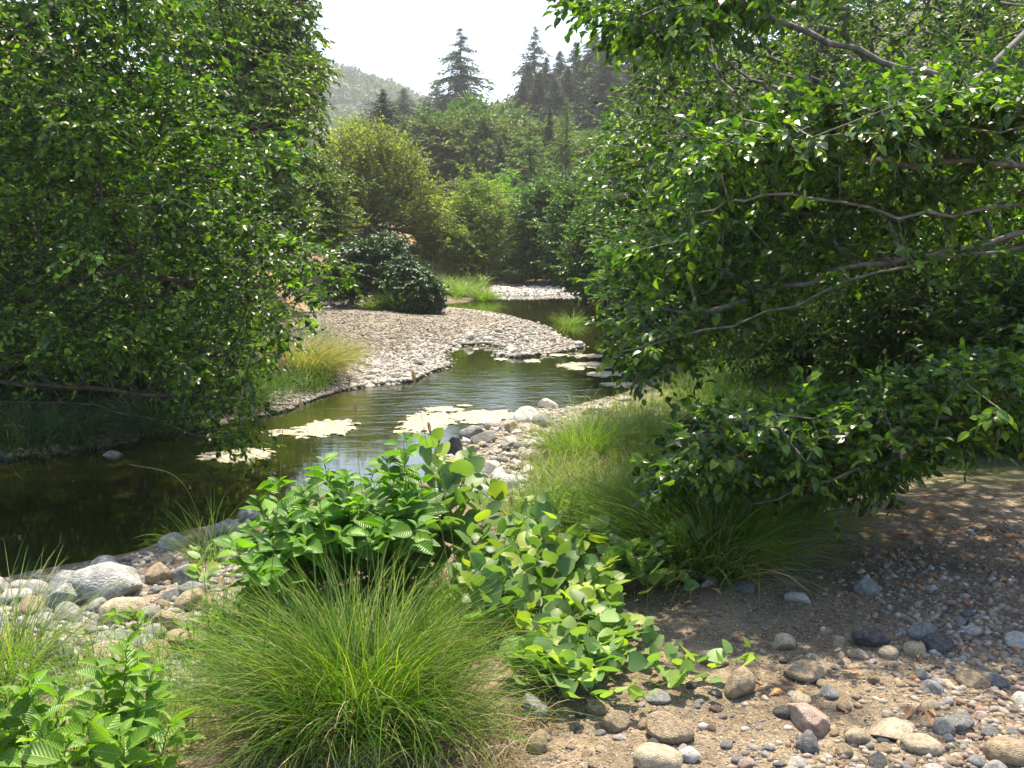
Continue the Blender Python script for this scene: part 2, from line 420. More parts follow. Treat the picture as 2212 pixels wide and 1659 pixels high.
M = {}
M['alder_l'] = leaf_mat('alder_leaf_left', (.010, .034, .005), (.046, .120, .012), (.175, .30, .028), .50, rough=.36)
M['alder_r'] = leaf_mat('alder_leaf_right', (.014, .046, .008), (.055, .135, .018), (.19, .32, .034), .47, rough=.30, spec=.6)
M['alder_b'] = leaf_mat('alder_leaf_back', (.012, .038, .006), (.054, .126, .015), (.18, .29, .030), .47, rough=.4)
M['bay'] = leaf_mat('bay_leaf', (.028, .070, .010), (.085, .15, .020), (.19, .26, .035), .32, rough=.42)
M['willow'] = leaf_mat('willow_leaf', (.09, .13, .03), (.18, .225, .05), (.30, .34, .08), .45, rough=.55, nscale=.5)
M['light'] = leaf_mat('pale_leaf', (.08, .15, .02), (.17, .26, .03), (.28, .36, .045), .42, rough=.55, nscale=.7)
M['bright'] = leaf_mat('bright_leaf', (.06, .16, .020), (.13, .28, .028), (.20, .36, .04), .42, rough=.5, nscale=.5)
M['mid'] = leaf_mat('shrub_leaf', (.028, .080, .018), (.065, .15, .028), (.12, .23, .04), .35, rough=.42, nscale=.6)
M['oak'] = leaf_mat('oak_leaf', (.035, .070, .018), (.11, .155, .036), (.22, .25, .06), .28, rough=.6, nscale=.3)
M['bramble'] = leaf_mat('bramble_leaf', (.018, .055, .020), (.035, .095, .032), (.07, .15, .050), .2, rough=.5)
M['fir'] = leaf_mat('fir_needle', (.018, .050, .018), (.038, .085, .024), (.070, .13, .032), .18, tcol=(1.2, 1.3, .5), rough=.6, nscale=.3)
M['fir_y'] = leaf_mat('sunlit_young_fir_needle', (.06, .12, .020), (.14, .23, .034), (.24, .34, .055), .42, tcol=(1.2, 1.3, .5), rough=.55, nscale=.4)  # young fir green made lighter, sunlight put into the needle colour
M['redwood'] = leaf_mat('redwood_needle', (.018, .045, .016), (.038, .080, .022), (.075, .125, .032), .15, tcol=(1.2, 1.2, .5), rough=.65, nscale=.3)
M['far'] = leaf_mat('distant_leaf', (.04, .08, .025), (.08, .125, .04), (.14, .18, .06), .25, rough=.7, nscale=.05)
M['seedling'] = leaf_mat('seedling_leaf', (.05, .155, .022), (.085, .22, .028), (.16, .32, .04), .42, rough=.42, vein=True, nscale=4)
M['vine'] = leaf_mat('vine_leaf', (.10, .20, .06), (.16, .27, .085), (.32, .42, .055), .40, rough=.5, nscale=5)
M['herb'] = leaf_mat('herb_leaf', (.09, .22, .025), (.13, .28, .03), (.20, .36, .045), .42, rough=.45, vein=True, nscale=4)
M['sedge'] = leaf_mat('sedge_blade', (.028, .090, .008), (.085, .19, .016), (.25, .31, .055), .45, rough=.6, spec=.25, nscale=3)
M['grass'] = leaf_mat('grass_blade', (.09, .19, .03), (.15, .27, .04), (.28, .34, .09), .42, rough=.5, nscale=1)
M['grass_dk'] = leaf_mat('shade_grass_blade', (.05, .12, .025), (.09, .19, .03), (.16, .24, .06), .4, rough=.5, nscale=1)  # darker copy of grass: shade put into colour, also serves naturally darker tufts
M['drygrass'] = leaf_mat('dry_grass_blade', (.16, .19, .06), (.26, .25, .09), (.40, .33, .16), .38, rough=.6, nscale=2)
M['straw'] = leaf_mat('straw', (.34, .26, .15), (.45, .36, .22), (.58, .48, .32), .3, tcol=(1.1, 1., .8), rough=.7)
M['litter'] = leaf_mat('fallen_leaf', (.22, .10, .04), (.50, .24, .10), (.62, .38, .18), .3, tcol=(1.2, .9, .6), rough=.55)
M['bark'] = rough_mat('alder_bark', (.035, .028, .022), (.09, .075, .06), 18, .85, .5, .004)
M['bark_g'] = rough_mat('grey_alder_bark', (.08, .07, .06), (.22, .20, .17), 22, .8, .5, .004)
M['bark_d'] = rough_mat('dark_bark', (.04, .03, .024), (.10, .078, .06), 5, .9, .6, .01)
M['bark_w'] = rough_mat('willow_bark', (.12, .085, .06), (.25, .19, .14), 6, .9, .4, .01)
M['stem'] = rough_mat('green_stem', (.10, .13, .04), (.20, .16, .07), 20, .6, .2, .002)

# ground
def ground_mat():
    m, t, o = node_mat('ground'); N = t.nodes; K = t.links
    g = N.new('ShaderNodeNewGeometry'); a = N.new('ShaderNodeAttribute'); a.attribute_name = 'tint'
    n1 = N.new('ShaderNodeTexNoise'); n1.inputs['Scale'].default_value = 3.5; n1.inputs['Detail'].default_value = 10; K.new(g.outputs['Position'], n1.inputs['Vector'])
    mr = N.new('ShaderNodeMapRange'); K.new(n1.outputs[0], mr.inputs[0]); mr.inputs[1].default_value = .3; mr.inputs[2].default_value = .7; mr.inputs[3].default_value = .62; mr.inputs[4].default_value = 1.3
    n2 = N.new('ShaderNodeTexNoise'); n2.inputs['Scale'].default_value = 160; n2.inputs['Detail'].default_value = 4; K.new(g.outputs['Position'], n2.inputs['Vector'])
    m2 = N.new('ShaderNodeMapRange'); K.new(n2.outputs[0], m2.inputs[0]); m2.inputs[1].default_value = .35; m2.inputs[2].default_value = .68; m2.inputs[3].default_value = .55; m2.inputs[4].default_value = 1.5
    mm = N.new('ShaderNodeMath'); mm.operation = 'MULTIPLY'; K.new(mr.outputs[0], mm.inputs[0]); K.new(m2.outputs[0], mm.inputs[1])
    # small grit cells with their own greys and tans
    v = N.new('ShaderNodeTexVoronoi'); v.inputs['Scale'].default_value = 55; K.new(g.outputs['Position'], v.inputs['Vector'])
    hs = N.new('ShaderNodeMix'); hs.data_type = 'RGBA'; hs.blend_type = 'MIX'
    sp = N.new('ShaderNodeSeparateColor'); K.new(v.outputs['Color'], sp.inputs[0])
    gr = N.new('ShaderNodeValToRGB'); e = gr.color_ramp.elements; e[0].color = (.55, .52, .5, 1); e[1].color = (1.5, 1.45, 1.4, 1); x = e.new(.5); x.color = (1.0, .95, .88, 1)
    K.new(sp.outputs[0], gr.inputs[0])
    gate = N.new('ShaderNodeMath'); gate.operation = 'GREATER_THAN'; K.new(sp.outputs[1], gate.inputs[0]); gate.inputs[1].default_value = .55
    hs.inputs['A'].default_value = (1, 1, 1, 1); K.new(gate.outputs[0], hs.inputs['Factor']); K.new(gr.outputs[0], hs.inputs['B'])
    s1 = N.new('ShaderNodeVectorMath'); s1.operation = 'SCALE'; K.new(a.outputs['Color'], s1.inputs[0]); K.new(mm.outputs[0], s1.inputs['Scale'])
    s2 = N.new('ShaderNodeVectorMath'); s2.operation = 'MULTIPLY'; K.new(s1.outputs[0], s2.inputs[0]); K.new(hs.outputs['Result'], s2.inputs[1])
    p = N.new('ShaderNodeBsdfPrincipled'); p.inputs['Roughness'].default_value = .92; p.inputs['Specular IOR Level'].default_value = .2
    K.new(s2.outputs[0], p.inputs['Base Color'])
    b = N.new('ShaderNodeBump'); b.inputs['Strength'].default_value = .6; b.inputs['Distance'].default_value = .012
    n3 = N.new('ShaderNodeTexNoise'); n3.inputs['Scale'].default_value = 45; n3.inputs['Detail'].default_value = 8; K.new(g.outputs['Position'], n3.inputs['Vector'])
    K.new(n3.outputs[0], b.inputs['Height']); K.new(b.outputs[0], p.inputs['Normal']); K.new(p.outputs[0], o.inputs[0])
    return m
def water_mat():
    m, t, o = node_mat('water'); N = t.nodes; K = t.links
    g = N.new('ShaderNodeNewGeometry')
    mp = N.new('ShaderNodeMapping'); mp.inputs['Scale'].default_value = (1.0, 2.2, 1); mp.inputs['Rotation'].default_value = (0, 0, R(-12)); K.new(g.outputs['Position'], mp.inputs['Vector'])
    n1 = N.new('ShaderNodeTexNoise'); n1.inputs['Scale'].default_value = 2.6; n1.inputs['Detail'].default_value = 5; n1.inputs['Distortion'].default_value = 1.2; K.new(mp.outputs[0], n1.inputs['Vector'])
    # livelier where the stream runs out of the shallow beside the bar
    vm = N.new('ShaderNodeVectorMath'); vm.operation = 'DISTANCE'; K.new(g.outputs['Position'], vm.inputs[0]); c = at_z(980, 850); vm.inputs[1].default_value = (c[0], c[1], 0)
    mr = N.new('ShaderNodeMapRange'); K.new(vm.outputs['Value'], mr.inputs[0]); mr.inputs[1].default_value = .5; mr.inputs[2].default_value = 4; mr.inputs[3].default_value = .26; mr.inputs[4].default_value = .018
    b = N.new('ShaderNodeBump'); b.inputs['Distance'].default_value = .035; K.new(mr.outputs[0], b.inputs['Strength']); K.new(n1.outputs[0], b.inputs['Height'])
    fr = N.new('ShaderNodeFresnel'); fr.inputs[0].default_value = 1.6; K.new(b.outputs[0], fr.inputs['Normal'])
    gl = N.new('ShaderNodeBsdfGlossy'); gl.inputs['Roughness'].default_value = .03; K.new(b.outputs[0], gl.inputs['Normal']); gl.inputs[0].default_value = (1, 1, 1, 1)
    tr = N.new('ShaderNodeBsdfTransparent'); tr.inputs[0].default_value = (.50, .50, .22, 1)
    df = N.new('ShaderNodeBsdfDiffuse'); df.inputs[0].default_value = (.030, .040, .010, 1)
    m0 = N.new('ShaderNodeMixShader'); m0.inputs[0].default_value = .45; K.new(tr.outputs[0], m0.inputs[1]); K.new(df.outputs[0], m0.inputs[2])
    mx = N.new('ShaderNodeMixShader'); K.new(fr.outputs[0], mx.inputs[0]); K.new(m0.outputs[0], mx.inputs[1]); K.new(gl.outputs[0], mx.inputs[2]); K.new(mx.outputs[0], o.inputs[0])
    return m

# ------------------------------------------------------------------ the ground, one sheet out to the hills
def build_ground():
    ys = np.concatenate([np.linspace(-6, 1.6, 24), 1.6 * (600 / 1.6) ** (np.linspace(0, 1, 620)[1:])])
    us = np.linspace(-1, 1, 421); us = np.sign(us) * (np.abs(us) ** 1.25)
    wd = 3.5 + np.maximum(ys, 0) * 1.0 + 2
    X = us[None] * wd[:, None]; Y = np.repeat(ys[:, None], len(us), 1)
    x = X.ravel(); y = Y.ravel(); z = Hgt(x, y)
    d = sdist(x, y)
    n, k = X.shape
    i = np.arange(n - 1)[:, None] * k + np.arange(k - 1)[None]
    Fc = np.stack([i, i + 1, i + k + 1, i + k], -1).reshape(-1, 4)
    def lerp(c, e, t): return c * (1 - t[:, None]) + np.array(e)[None] * t[:, None]
    col = np.tile(np.array([[.165, .132, .092]]), (len(x), 1))                 # brown sand
    col = lerp(col, (.215, .175, .125), np.clip(fbm(x * .9, y * .9, 3) * 3 + .4, 0, 1) * .6)
    bar = sst(9.5, 11, y) * sst(32, 26, y) * sst(2.6, 1.6, x)
    col = lerp(col, (.21, .19, .155), bar)
    col = lerp(col, (.36, .345, .32), bar * sst(1.2, .3, d))
    green = sst(.2, .9, x - (0.05 * y + .3)) * sst(6.0, 7.5, y) * sst(2.2, .4, np.abs(x - .5 - .1 * y) - 1.6)
    col = lerp(col, (.12, .15, .05), green * .8)
    slope = sst(-4.4, -6.0, x) * sst(13, 18, y) + sst(36, 42, y) * sst(2, -1, x)
    col = lerp(col, (.25, .185, .11), np.clip(slope, 0, 1) * (1 - .75 * sst(-4.5, -2.5, x) * sst(30, 36, y)))                # dry tan bank
    col = lerp(col, (.10, .12, .05), sst(50, 65, y) * .85)                     # wooded hillside floor
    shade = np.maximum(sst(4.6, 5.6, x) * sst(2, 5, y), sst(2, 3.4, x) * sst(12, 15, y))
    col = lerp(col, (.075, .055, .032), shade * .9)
    col = lerp(col, (.045, .055, .022), sst(6.5, 9, x) * sst(8, 12, y) * .9)                               # leaf mould, with the shade of the trees put into its colour
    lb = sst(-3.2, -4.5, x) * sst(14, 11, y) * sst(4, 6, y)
    col = lerp(col, (.06, .05, .032), lb * .85)  # left bank colour darkened to stand in for the alders' shade
    scar = np.exp(-(((x + 60.5 - (z - 32) * .25) / 3.2) ** 2)) * sst(22, 26, z) * sst(40, 36, z) * (y > 300)
    col = lerp(col, (.62, .33, .20), np.clip(scar * 1.6, 0, 1))
    col = lerp(col, (.105, .095, .040), sst(.02, -.03, z) * (y < 60))          # wet bed
    col = lerp(col, (.15, .125, .085), sst(.10, .02, z) * (z > 0.0) * .7 * (y < 60))
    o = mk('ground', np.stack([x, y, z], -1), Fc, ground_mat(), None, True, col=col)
    tag(o, 'sandy river bank and bed rising to dry slopes and hills', kind='structure')
build_ground()
wx0, wy0 = WP.min(0) - 1.5; wx1, wy1 = WP.max(0) + 1.5
wv = [(wx0, wy0, 0), (wx1, wy0, 0), (wx1, wy1, 0), (wx0, wy1, 0)]
tag(mk('water', wv, [(0, 1, 2, 3)], water_mat()), 'calm olive green river water reflecting trees and white sky', kind='structure')

# ------------------------------------------------------------------ stones
def ico(sub):
    bm_ = __import__('bmesh'); b = bm_.new(); bm_.ops.create_icosphere(b, subdivisions=sub, radius=1)
    V = np.array([v.co[:] for v in b.verts]); Fc = np.array([[v.index for v in f.verts] for f in b.faces], np.int32); b.free(); return V, Fc
ICO = {s: ico(s) for s in (1, 2, 4)}
def rock_shape(V, rng, planes=5, cut=.72, lump=.10):
    V = V.copy()
    for _ in range(planes):
        n = nrm(rng.normal(0, 1, 3)); d = cut + (1 - cut) * rng.random()
        s = V @ n; k = s > d
        V[k] -= (s[k] - d)[:, None] * n[None] * .93
    ph = rng.random((6, 3)) * 6; fr = rng.normal(0, 1, (6, 3)) * 2.2
    l = sum(np.sin(V @ fr[i] + ph[i, 0]) for i in range(6)) / 6
    V *= (1 + lump * l)[:, None]
    fr = rng.normal(0, 1, (5, 3)) * 9
    l = sum(np.sin(V @ fr[i] + ph[i, 1]) for i in range(5)) / 5
    V *= (1 + lump * .25 * l)[:, None]
    return V
PAL = {'slate': ((.22, .225, .225), (.40, .40, .395)), 'grey': ((.17, .175, .18), (.30, .30, .295)), 'blue': ((.11, .115, .12), (.22, .225, .225)), 'dark': ((.055, .056, .058), (.13, .13, .13)),
       'tan': ((.26, .20, .13), (.42, .34, .23)), 'buff': ((.36, .30, .21), (.52, .45, .33)), 'pink': ((.30, .21, .18), (.46, .36, .31)),
       'red': ((.14, .085, .075), (.25, .16, .14)), 'pale': ((.38, .36, .33), (.56, .54, .50)), 'white': ((.55, .53, .50), (.75, .73, .70)), 'green': ((.16, .18, .14), (.27, .29, .23))}
for k, (a, b) in PAL.items():
    M['st_' + k] = rough_mat('stone_' + k, tuple(q * .8 for q in a), b, 3.5, .85, .8, .018, detail=10, speck=(18, tuple(min(.8, q * 1.5) for q in b), .55))
rs = np.random.default_rng(11)
ROUND = []; ANG = []
for i in range(9):
    V, Fc = ICO[4]; o = mk('cobble_shape', rock_shape(V, rs, 5 + i % 4, .62, .13), Fc, M['st_grey'], None, True); ROUND.append(o.data); bpy.data.objects.remove(o)
for i in range(6):
    V, Fc = ICO[4]; o = mk('rock_shape', rock_shape(V, rs, 13, .52, .06), Fc, M['st_grey'], None, True); ANG.append(o.data); bpy.data.objects.remove(o)
placed = []
def stone(q, w, colr, label, group=None, ang=False, hgt=.6, dep=.8, rz=None, rng=rs, sink=.3, name='river_stone', tilt=.15, z=None):
    me = (ANG if ang else ROUND)[rng.integers(0, 6)]
    o = bpy.data.objects.new(name, me); C.objects.link(o)
    if not me.materials: me.materials.append(None)
    o.material_slots[0].link = 'OBJECT'; o.material_slots[0].material = M['st_' + colr]
    a = w / 2; h = a * hgt
    zz = (gz(q[0], q[1]) if z is None else z)
    o.location = (q[0], q[1], zz + h * (1 - sink * 2 * .7) * .8); o.scale = (a, a * dep, h)
    o.rotation_euler = (rng.normal(0, tilt), rng.normal(0, tilt), rng.random() * 6.28 if rz is None else rz)
    tag(o, label, 'stone', group); placed.append((q[0], q[1], a)); return o
def px_w(q, px): return px / F * q[1] * 1.0
# stones one can pick out: (x, y of the middle, width px, colour, angular, height, depth, label)
NAMED = [(1183, 872, 58, 'pale', True, .62, .8, 'large pale domed stone standing alone in the water', None),
         (985, 968, 40, 'dark', True, 1.35, .9, 'dark upright rock with a pale top at the water edge', None),
         (1280, 885, 50, 'pale', True, .5, .8, 'pale stone in the shallows beside the right bank grass', None),
         (1350, 862, 26, 'pale', False, .6, .8, 'small pale stone at water edge nearest the overhanging alder', None),
         (1040, 1018, 75, 'blue', False, .5, .8, 'flat blue grey streaked rock beside a tan boulder at the shore', .1),
         (985, 1012, 52, 'tan', False, .8, .8, 'tan boulder between the dark upright rock and seedlings', .2),
         (240, 1262, 185, 'slate', True, .55, .8, 'broad pale blue grey craggy rock on the left shore', .1),
         (150, 1290, 100, 'slate', True, .7, .8, 'craggy blue grey rock just left of the broadest shore rock', None),
         (345, 1240, 70, 'tan', False, .8, .8, 'smooth tan boulder right of the broad craggy rock', None),
         (265, 1320, 95, 'buff', False, .7, .8, 'smooth buff boulder in front of the broad craggy rock', None),
         (65, 1310, 70, 'tan', False, .7, .8, 'oval tan boulder near left edge of the shore', None),
         (490, 1146, 85, 'slate', False, .7, .8, 'large rounded blue grey boulder at the dark pool edge', None),
         (375, 1175, 75, 'slate', False, .6, .8, 'low blue grey boulder touching the dark pool', None),
         (540, 1115, 50, 'slate', False, .7, .8, 'blue grey boulder half hidden by seedling leaves', None),
         (240, 975, 58, 'grey', True, .6, .8, 'lone grey rock under the dark left alder', None),
         (1879, 1376, 82, 'dark', False, .7, .6, 'oval dark blue black stone lying on the sand', 0.0),
         (1693, 1388, 52, 'buff', False, .75, .95, 'upright buff cream oval cobble on open sand', 1.4),
         (1745, 1550, 88, 'pink', True, .75, 1.7, 'blocky pinkish slab lying on the pebbles', 0.05),
         (1748, 1602, 72, 'blue', True, .8, .8, 'blue grey cracked rock against the pinkish slab', None),
         (1598, 1478, 86, 'tan', False, .9, .7, 'dark tan boulder behind the trailing vine tip', None),
         (1738, 1448, 95, 'tan', False, .45, .8, 'half buried tan slab with an orange leaf on it', None),
         (1445, 1570, 110, 'tan', False, .6, .8, 'large tan boulder right of the sedge clump', None),
         (1330, 1557, 66, 'tan', False, .8, .8, 'round tan boulder beside the vine leaves', None),
         (1165, 1600, 70, 'tan', True, .8, .8, 'tan rock under the right hand blades of the big sedge', None),
         (1150, 1530, 80, 'grey', True, .9, .8, 'shaded grey rock tucked beside the big sedge', None),
         (1420, 1640, 110, 'buff', False, .6, .8, 'large buff boulder cut by the bottom edge', None),
         (1490, 1630, 60, 'white', True, .7, .8, 'angular white grey rock beside the large buff boulder', None),
         (2185, 1625, 110, 'tan', False, .6, .7, 'big tan boulder in the bottom right corner', None),
         (2075, 1560, 66, 'grey', False, .6, .8, 'grey rounded cobble with smaller pebbles round it near right corner', None),
         (1990, 1608, 85, 'buff', False, .5, .7, 'buff golden cobble near the bottom right corner', None),
         (1925, 1575, 110, 'buff', False, .28, .8, 'half buried buff cobble flush with the sand', None),
         (2025, 1390, 66, 'dark', False, .8, .8, 'round dark speckled stone right of the oval dark stone', None),
         (1990, 1365, 70, 'grey', False, .7, .8, 'greyish stone behind the round dark speckled one', None),
         (1540, 1420, 68, 'buff', False, .6, .8, 'buff cobble beside the tip of a vine leaf', None),
         (1820, 1620, 46, 'tan', True, .7, .8, 'brown wedge of rock right of the cracked blue rock', None),
         (1530, 1258, 52, 'pale', True, .5, .7, 'pale chipped rock at the foot of the arching sedge', None),
         (1610, 1268, 66, 'blue', True, .4, .6, 'flat blue grey rock beside the arching sedge', None),
         (1725, 1292, 62, 'pale', True, .4, .7, 'flat mottled pale rock on the shaded sand', None),
         (1872, 1270, 60, 'grey', False, .7, .8, 'grey stone alone on dappled sand', None),
         (1650, 1200, 30, 'tan', False, .6, .8, 'small tan stone in the shadow of the sedge', None),
         (2100, 1470, 70, 'tan', False, .6, .8, 'tan cobble near the right edge beside a twig', None),
         (2150, 1470, 60, 'blue', False, .6, .8, 'blue grey cobble close to the right edge beside the twig', None),
         (1345, 1330, 40, 'dark', False, .8, .8, 'small black stone beside the last round leaves', None)]
rn = np.random.default_rng(5)
for X, Y, pw, c, an, hg, dp, lab, rz in NAMED:
    q = hit(X, Y + pw * hg * .25); stone(q, px_w(q, pw) * 1.08, c, lab, None, an, hg, dp, rz, rn, tilt=.08)
def scatter(poly, n, wr, cols, label, group, rng, ang=.25, tries=40, sep=.75, sink=.3, hg=(.45, .8), zmin=None):
    k = 0; t = 0
    while k < n and t < n * tries:
        t += 1
        X, Y = sample_outline(poly, 1, rng)[0]
        q = hit(X, Y); a = (wr[0] + (wr[1] - wr[0]) * rng.random() ** 2.2) / 2
        if zmin is not None and q[2] < zmin: continue
        if any((q[0] - u) ** 2 + (q[1] - v) ** 2 < (sep * (a + b)) ** 2 for u, v, b in placed): continue
        c = cols[rng.integers(0, len(cols))]
        an = rng.random() < ang
        stone(q, 2 * a, c, label.replace('cobble', ('angular ' if an else '') + c + ' cobble', 1).replace('grey slate', 'slate').replace('blue', 'bluish').replace('grey grey', 'grey').replace('pale pale', 'pale').replace('whitish white', 'white').replace('rounded angular', 'angular'), group, an, hg[0] + (hg[1] - hg[0]) * rng.random(), .65 + .3 * rng.random(), None, rng, sink); k += 1
RIGHT_FG = [(1120, 1659), (1180, 1560), (1330, 1520), (1640, 1420), (1900, 1330), (2212, 1290), (2260, 1400), (2260, 1680), (1120, 1680)]
scatter(RIGHT_FG, 112, (.035, .105), ['tan', 'grey', 'dark', 'buff', 'pink', 'red', 'buff', 'pale', 'tan', 'grey', 'slate'], 'small rounded cobble among the pebbles on right foreground sand', 'cobbles on the foreground sand', np.random.default_rng(21), sink=.48)
LEFT_SH = [(-20, 1275), (120, 1235), (300, 1210), (380, 1175), (500, 1150), (640, 1095), (650, 1180), (520, 1260), (420, 1330), (380, 1420), (120, 1450), (-20, 1420)]
scatter(LEFT_SH, 72, (.07, .22), ['slate', 'grey', 'tan', 'pale', 'buff', 'grey', 'slate', 'slate'], 'rounded cobble on the near left shore of the dark pool', 'cobbles on the near left shore', np.random.default_rng(22), sep=.6)
MID_SH = [(945, 985), (1010, 940), (1090, 905), (1160, 890), (1200, 905), (1170, 960), (1140, 1030), (1100, 1080), (960, 1075)]
scatter(MID_SH, 48, (.10, .30), ['pale', 'white', 'buff', 'pale', 'grey', 'white'], 'bleached cobble on the midstream shore below the right bank grass', 'bleached cobbles on the midstream shore', np.random.default_rng(23), sep=.62, hg=(.5, .8))
BAR_A = [(750, 775), (800, 765), (900, 780), (960, 790), (930, 812), (880, 830), (780, 838), (745, 820)]
BAR_B = [(965, 765), (1010, 725), (1100, 705), (1170, 700), (1215, 730), (1268, 752), (1180, 770), (1100, 776), (1050, 766)]
scatter(BAR_A, 34, (.10, .23), ['grey', 'pale', 'grey', 'pale', 'blue'], 'grey cobble on the near edge of the gravel bar', 'cobbles edging the gravel bar', np.random.default_rng(24), sep=.6)
scatter(BAR_B, 28, (.12, .28), ['white', 'pale', 'pale', 'grey'], 'whitish cobble on the pointed tip of the gravel bar', 'cobbles on the tip of the gravel bar', np.random.default_rng(25), sep=.6)

def pebbles(name, poly, n, wr, cols, label, rng, sub=1, zoff=.25, power=2.5, keep=None):
    p = sample_outline(poly, n, rng)
    # to the ground by a coarse march, all at once
    c, s = math.cos(PITCH), math.sin(PITCH)
    a = (p[:, 0] - 1106) / F; b = (829.5 - p[:, 1]) / F
    d = np.stack([a, c + b * s, b * c - s], -1); d /= d[:, 1:2]
    z = np.zeros(n)
    for _ in range(14):
        t = (z - CAM[2]) / d[:, 2]; q = CAM + d * t[:, None]; z = .6 * z + .4 * np.maximum(Hgt(q[:, 0], q[:, 1]), -.15)
    q = q[:, :2]; z = Hgt(q[:, 0], q[:, 1])
    if keep is not None:
        k = keep(q[:, 0], q[:, 1], z); q = q[k]; z = z[k]; n = len(q)
    V, Fc = ICO[sub]
    shp = np.array([rock_shape(V, rng, 5, .6, .12) for _ in range(12)])[rng.integers(0, 12, n)]
    wv = (wr[0] + (wr[1] - wr[0]) * rng.random(n) ** power) / 2
    sc_ = np.stack([wv, wv * (.6 + .35 * rng.random(n)), wv * (.4 + .4 * rng.random(n))], -1)
    v = shp * sc_[:, None]
    th = rng.random(n) * 6.28; cs, sn = np.cos(th)[:, None], np.sin(th)[:, None]
    tl = rng.normal(0, .3, (n, 1))
    x = v[..., 0] * cs - v[..., 1] * sn; y = v[..., 0] * sn + v[..., 1] * cs; zz = v[..., 2] + tl * v[..., 0]
    v = np.stack([x + q[:, :1], y + q[:, 1:2], zz + (z + sc_[:, 2] * zoff)[:, None]], -1)
    FF = (Fc[None] + (np.arange(n) * len(V))[:, None, None]).reshape(-1, 3)
    m = rough_mat(name + '_stone', (.7, .7, .7), (1.15, 1.15, 1.15), 30, .85, .3, .003, rnd=cols)
    o = mk(name, v, FF, m, None, True, np.repeat(rng.random(n), len(V)))
    tag(o, label, 'gravel', kind='stuff')
MIXC = [(.30, .22, .14), (.20, .15, .10), (.10, .095, .09), (.24, .17, .11), (.13, .13, .13), (.28, .21, .14), (.30, .24, .17), (.20, .205, .205), (.42, .35, .26), (.26, .25, .235), (.30, .20, .165), (.40, .38, .34), (.16, .11, .10), (.34, .27, .18), (.38, .36, .33)]
PALEC = [(.30, .30, .29), (.42, .40, .36), (.24, .235, .225), (.50, .47, .42), (.36, .33, .28), (.56, .54, .50), (.28, .25, .22), (.45, .42, .37)]
BARC = [(.15, .15, .145), (.25, .23, .205), (.20, .17, .14), (.30, .275, .24), (.13, .13, .13), (.26, .20, .15), (.23, .225, .21), (.36, .34, .31)]
pebbles('foreground_gravel', [(1100, 1700), (1200, 1500), (1380, 1340), (1600, 1290), (1900, 1200), (2260, 1050), (2260, 1700)], 15000, (.007, .055), MIXC,
        'mixed small pebbles strewn over the brown foreground sand', np.random.default_rng(31), 1, .0, 3.0,
        lambda x, y, z: (fbm(x * 1.6, y * 1.6, 61, 3) * 1.3 + .5 * (x - .36 * y) + .45 * np.clip(3.35 - y, -.3, 1) + np.random.default_rng(9).normal(0, .16, len(x))) > .06)
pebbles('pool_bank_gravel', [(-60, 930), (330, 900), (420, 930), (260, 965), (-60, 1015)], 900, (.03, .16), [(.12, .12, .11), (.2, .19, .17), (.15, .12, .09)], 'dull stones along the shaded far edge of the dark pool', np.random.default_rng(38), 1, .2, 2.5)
pebbles('foreground_grit', [(1100, 1700), (1200, 1450), (1380, 1300), (1600, 1230), (1900, 1150), (2260, 1000), (2260, 1700)], 14000, (.004, .014), MIXC, 'coarse grit scattered over the brown foreground sand', np.random.default_rng(39), 1, .1, 2.0)
pebbles('shore_gravel', [(-60, 1270), (300, 1200), (640, 1080), (700, 1200), (520, 1330), (420, 1500), (-60, 1500)], 4500, (.012, .07), [tuple(q * .72 for q in c) for c in PALEC], 'pale pebbles filling between cobbles on the near left shore', np.random.default_rng(32), 1, .1)
pebbles('midstream_gravel', [(930, 1000), (1010, 930), (1150, 880), (1380, 850), (1300, 900), (1180, 960), (1140, 1090), (940, 1090)], 2600, (.02, .10), PALEC, 'pale pebbles between bleached cobbles on the midstream shore', np.random.default_rng(33), 1, .1)
pebbles('bar_gravel', [(690, 665), (900, 660), (1010, 665), (1100, 680), (1170, 698), (1225, 730), (1270, 752), (1180, 770), (1050, 772), (960, 795), (880, 830), (700, 870), (640, 890), (560, 900), (700, 760)], 16000, (.02, .085), BARC, 'grey and tan gravel covering the low river bar', np.random.default_rng(34), 1, .1, 2.2, lambda x, y, z: z > -.03)
pebbles('bar_edge_gravel', [(740, 770), (900, 760), (970, 745), (1010, 715), (1090, 695), (1170, 700), (1225, 730), (1275, 752), (1180, 772), (1050, 774), (960, 800), (880, 832), (760, 845)], 5000, (.04, .13), PALEC, 'bleached stones heaped along the water side of the river bar', np.random.default_rng(35), 1, .3, 1.8, lambda x, y, z: z > -.05)
pebbles('far_bar_gravel', [(1060, 622), (1280, 622), (1280, 640), (1060, 640)], 2600, (.05, .22), [(.5, .49, .46), (.62, .6, .56), (.42, .41, .38)], 'bleached stones of the small bar at the far end of the pool', np.random.default_rng(36), 1, .4, 1.5)
pebbles('slope_rubble', [(690, 640), (780, 640), (900, 662), (700, 672)], 500, (.04, .22), BARC, 'loose grey rubble at the foot of the dry left bank', np.random.default_rng(37), 1, .3, 2.5)

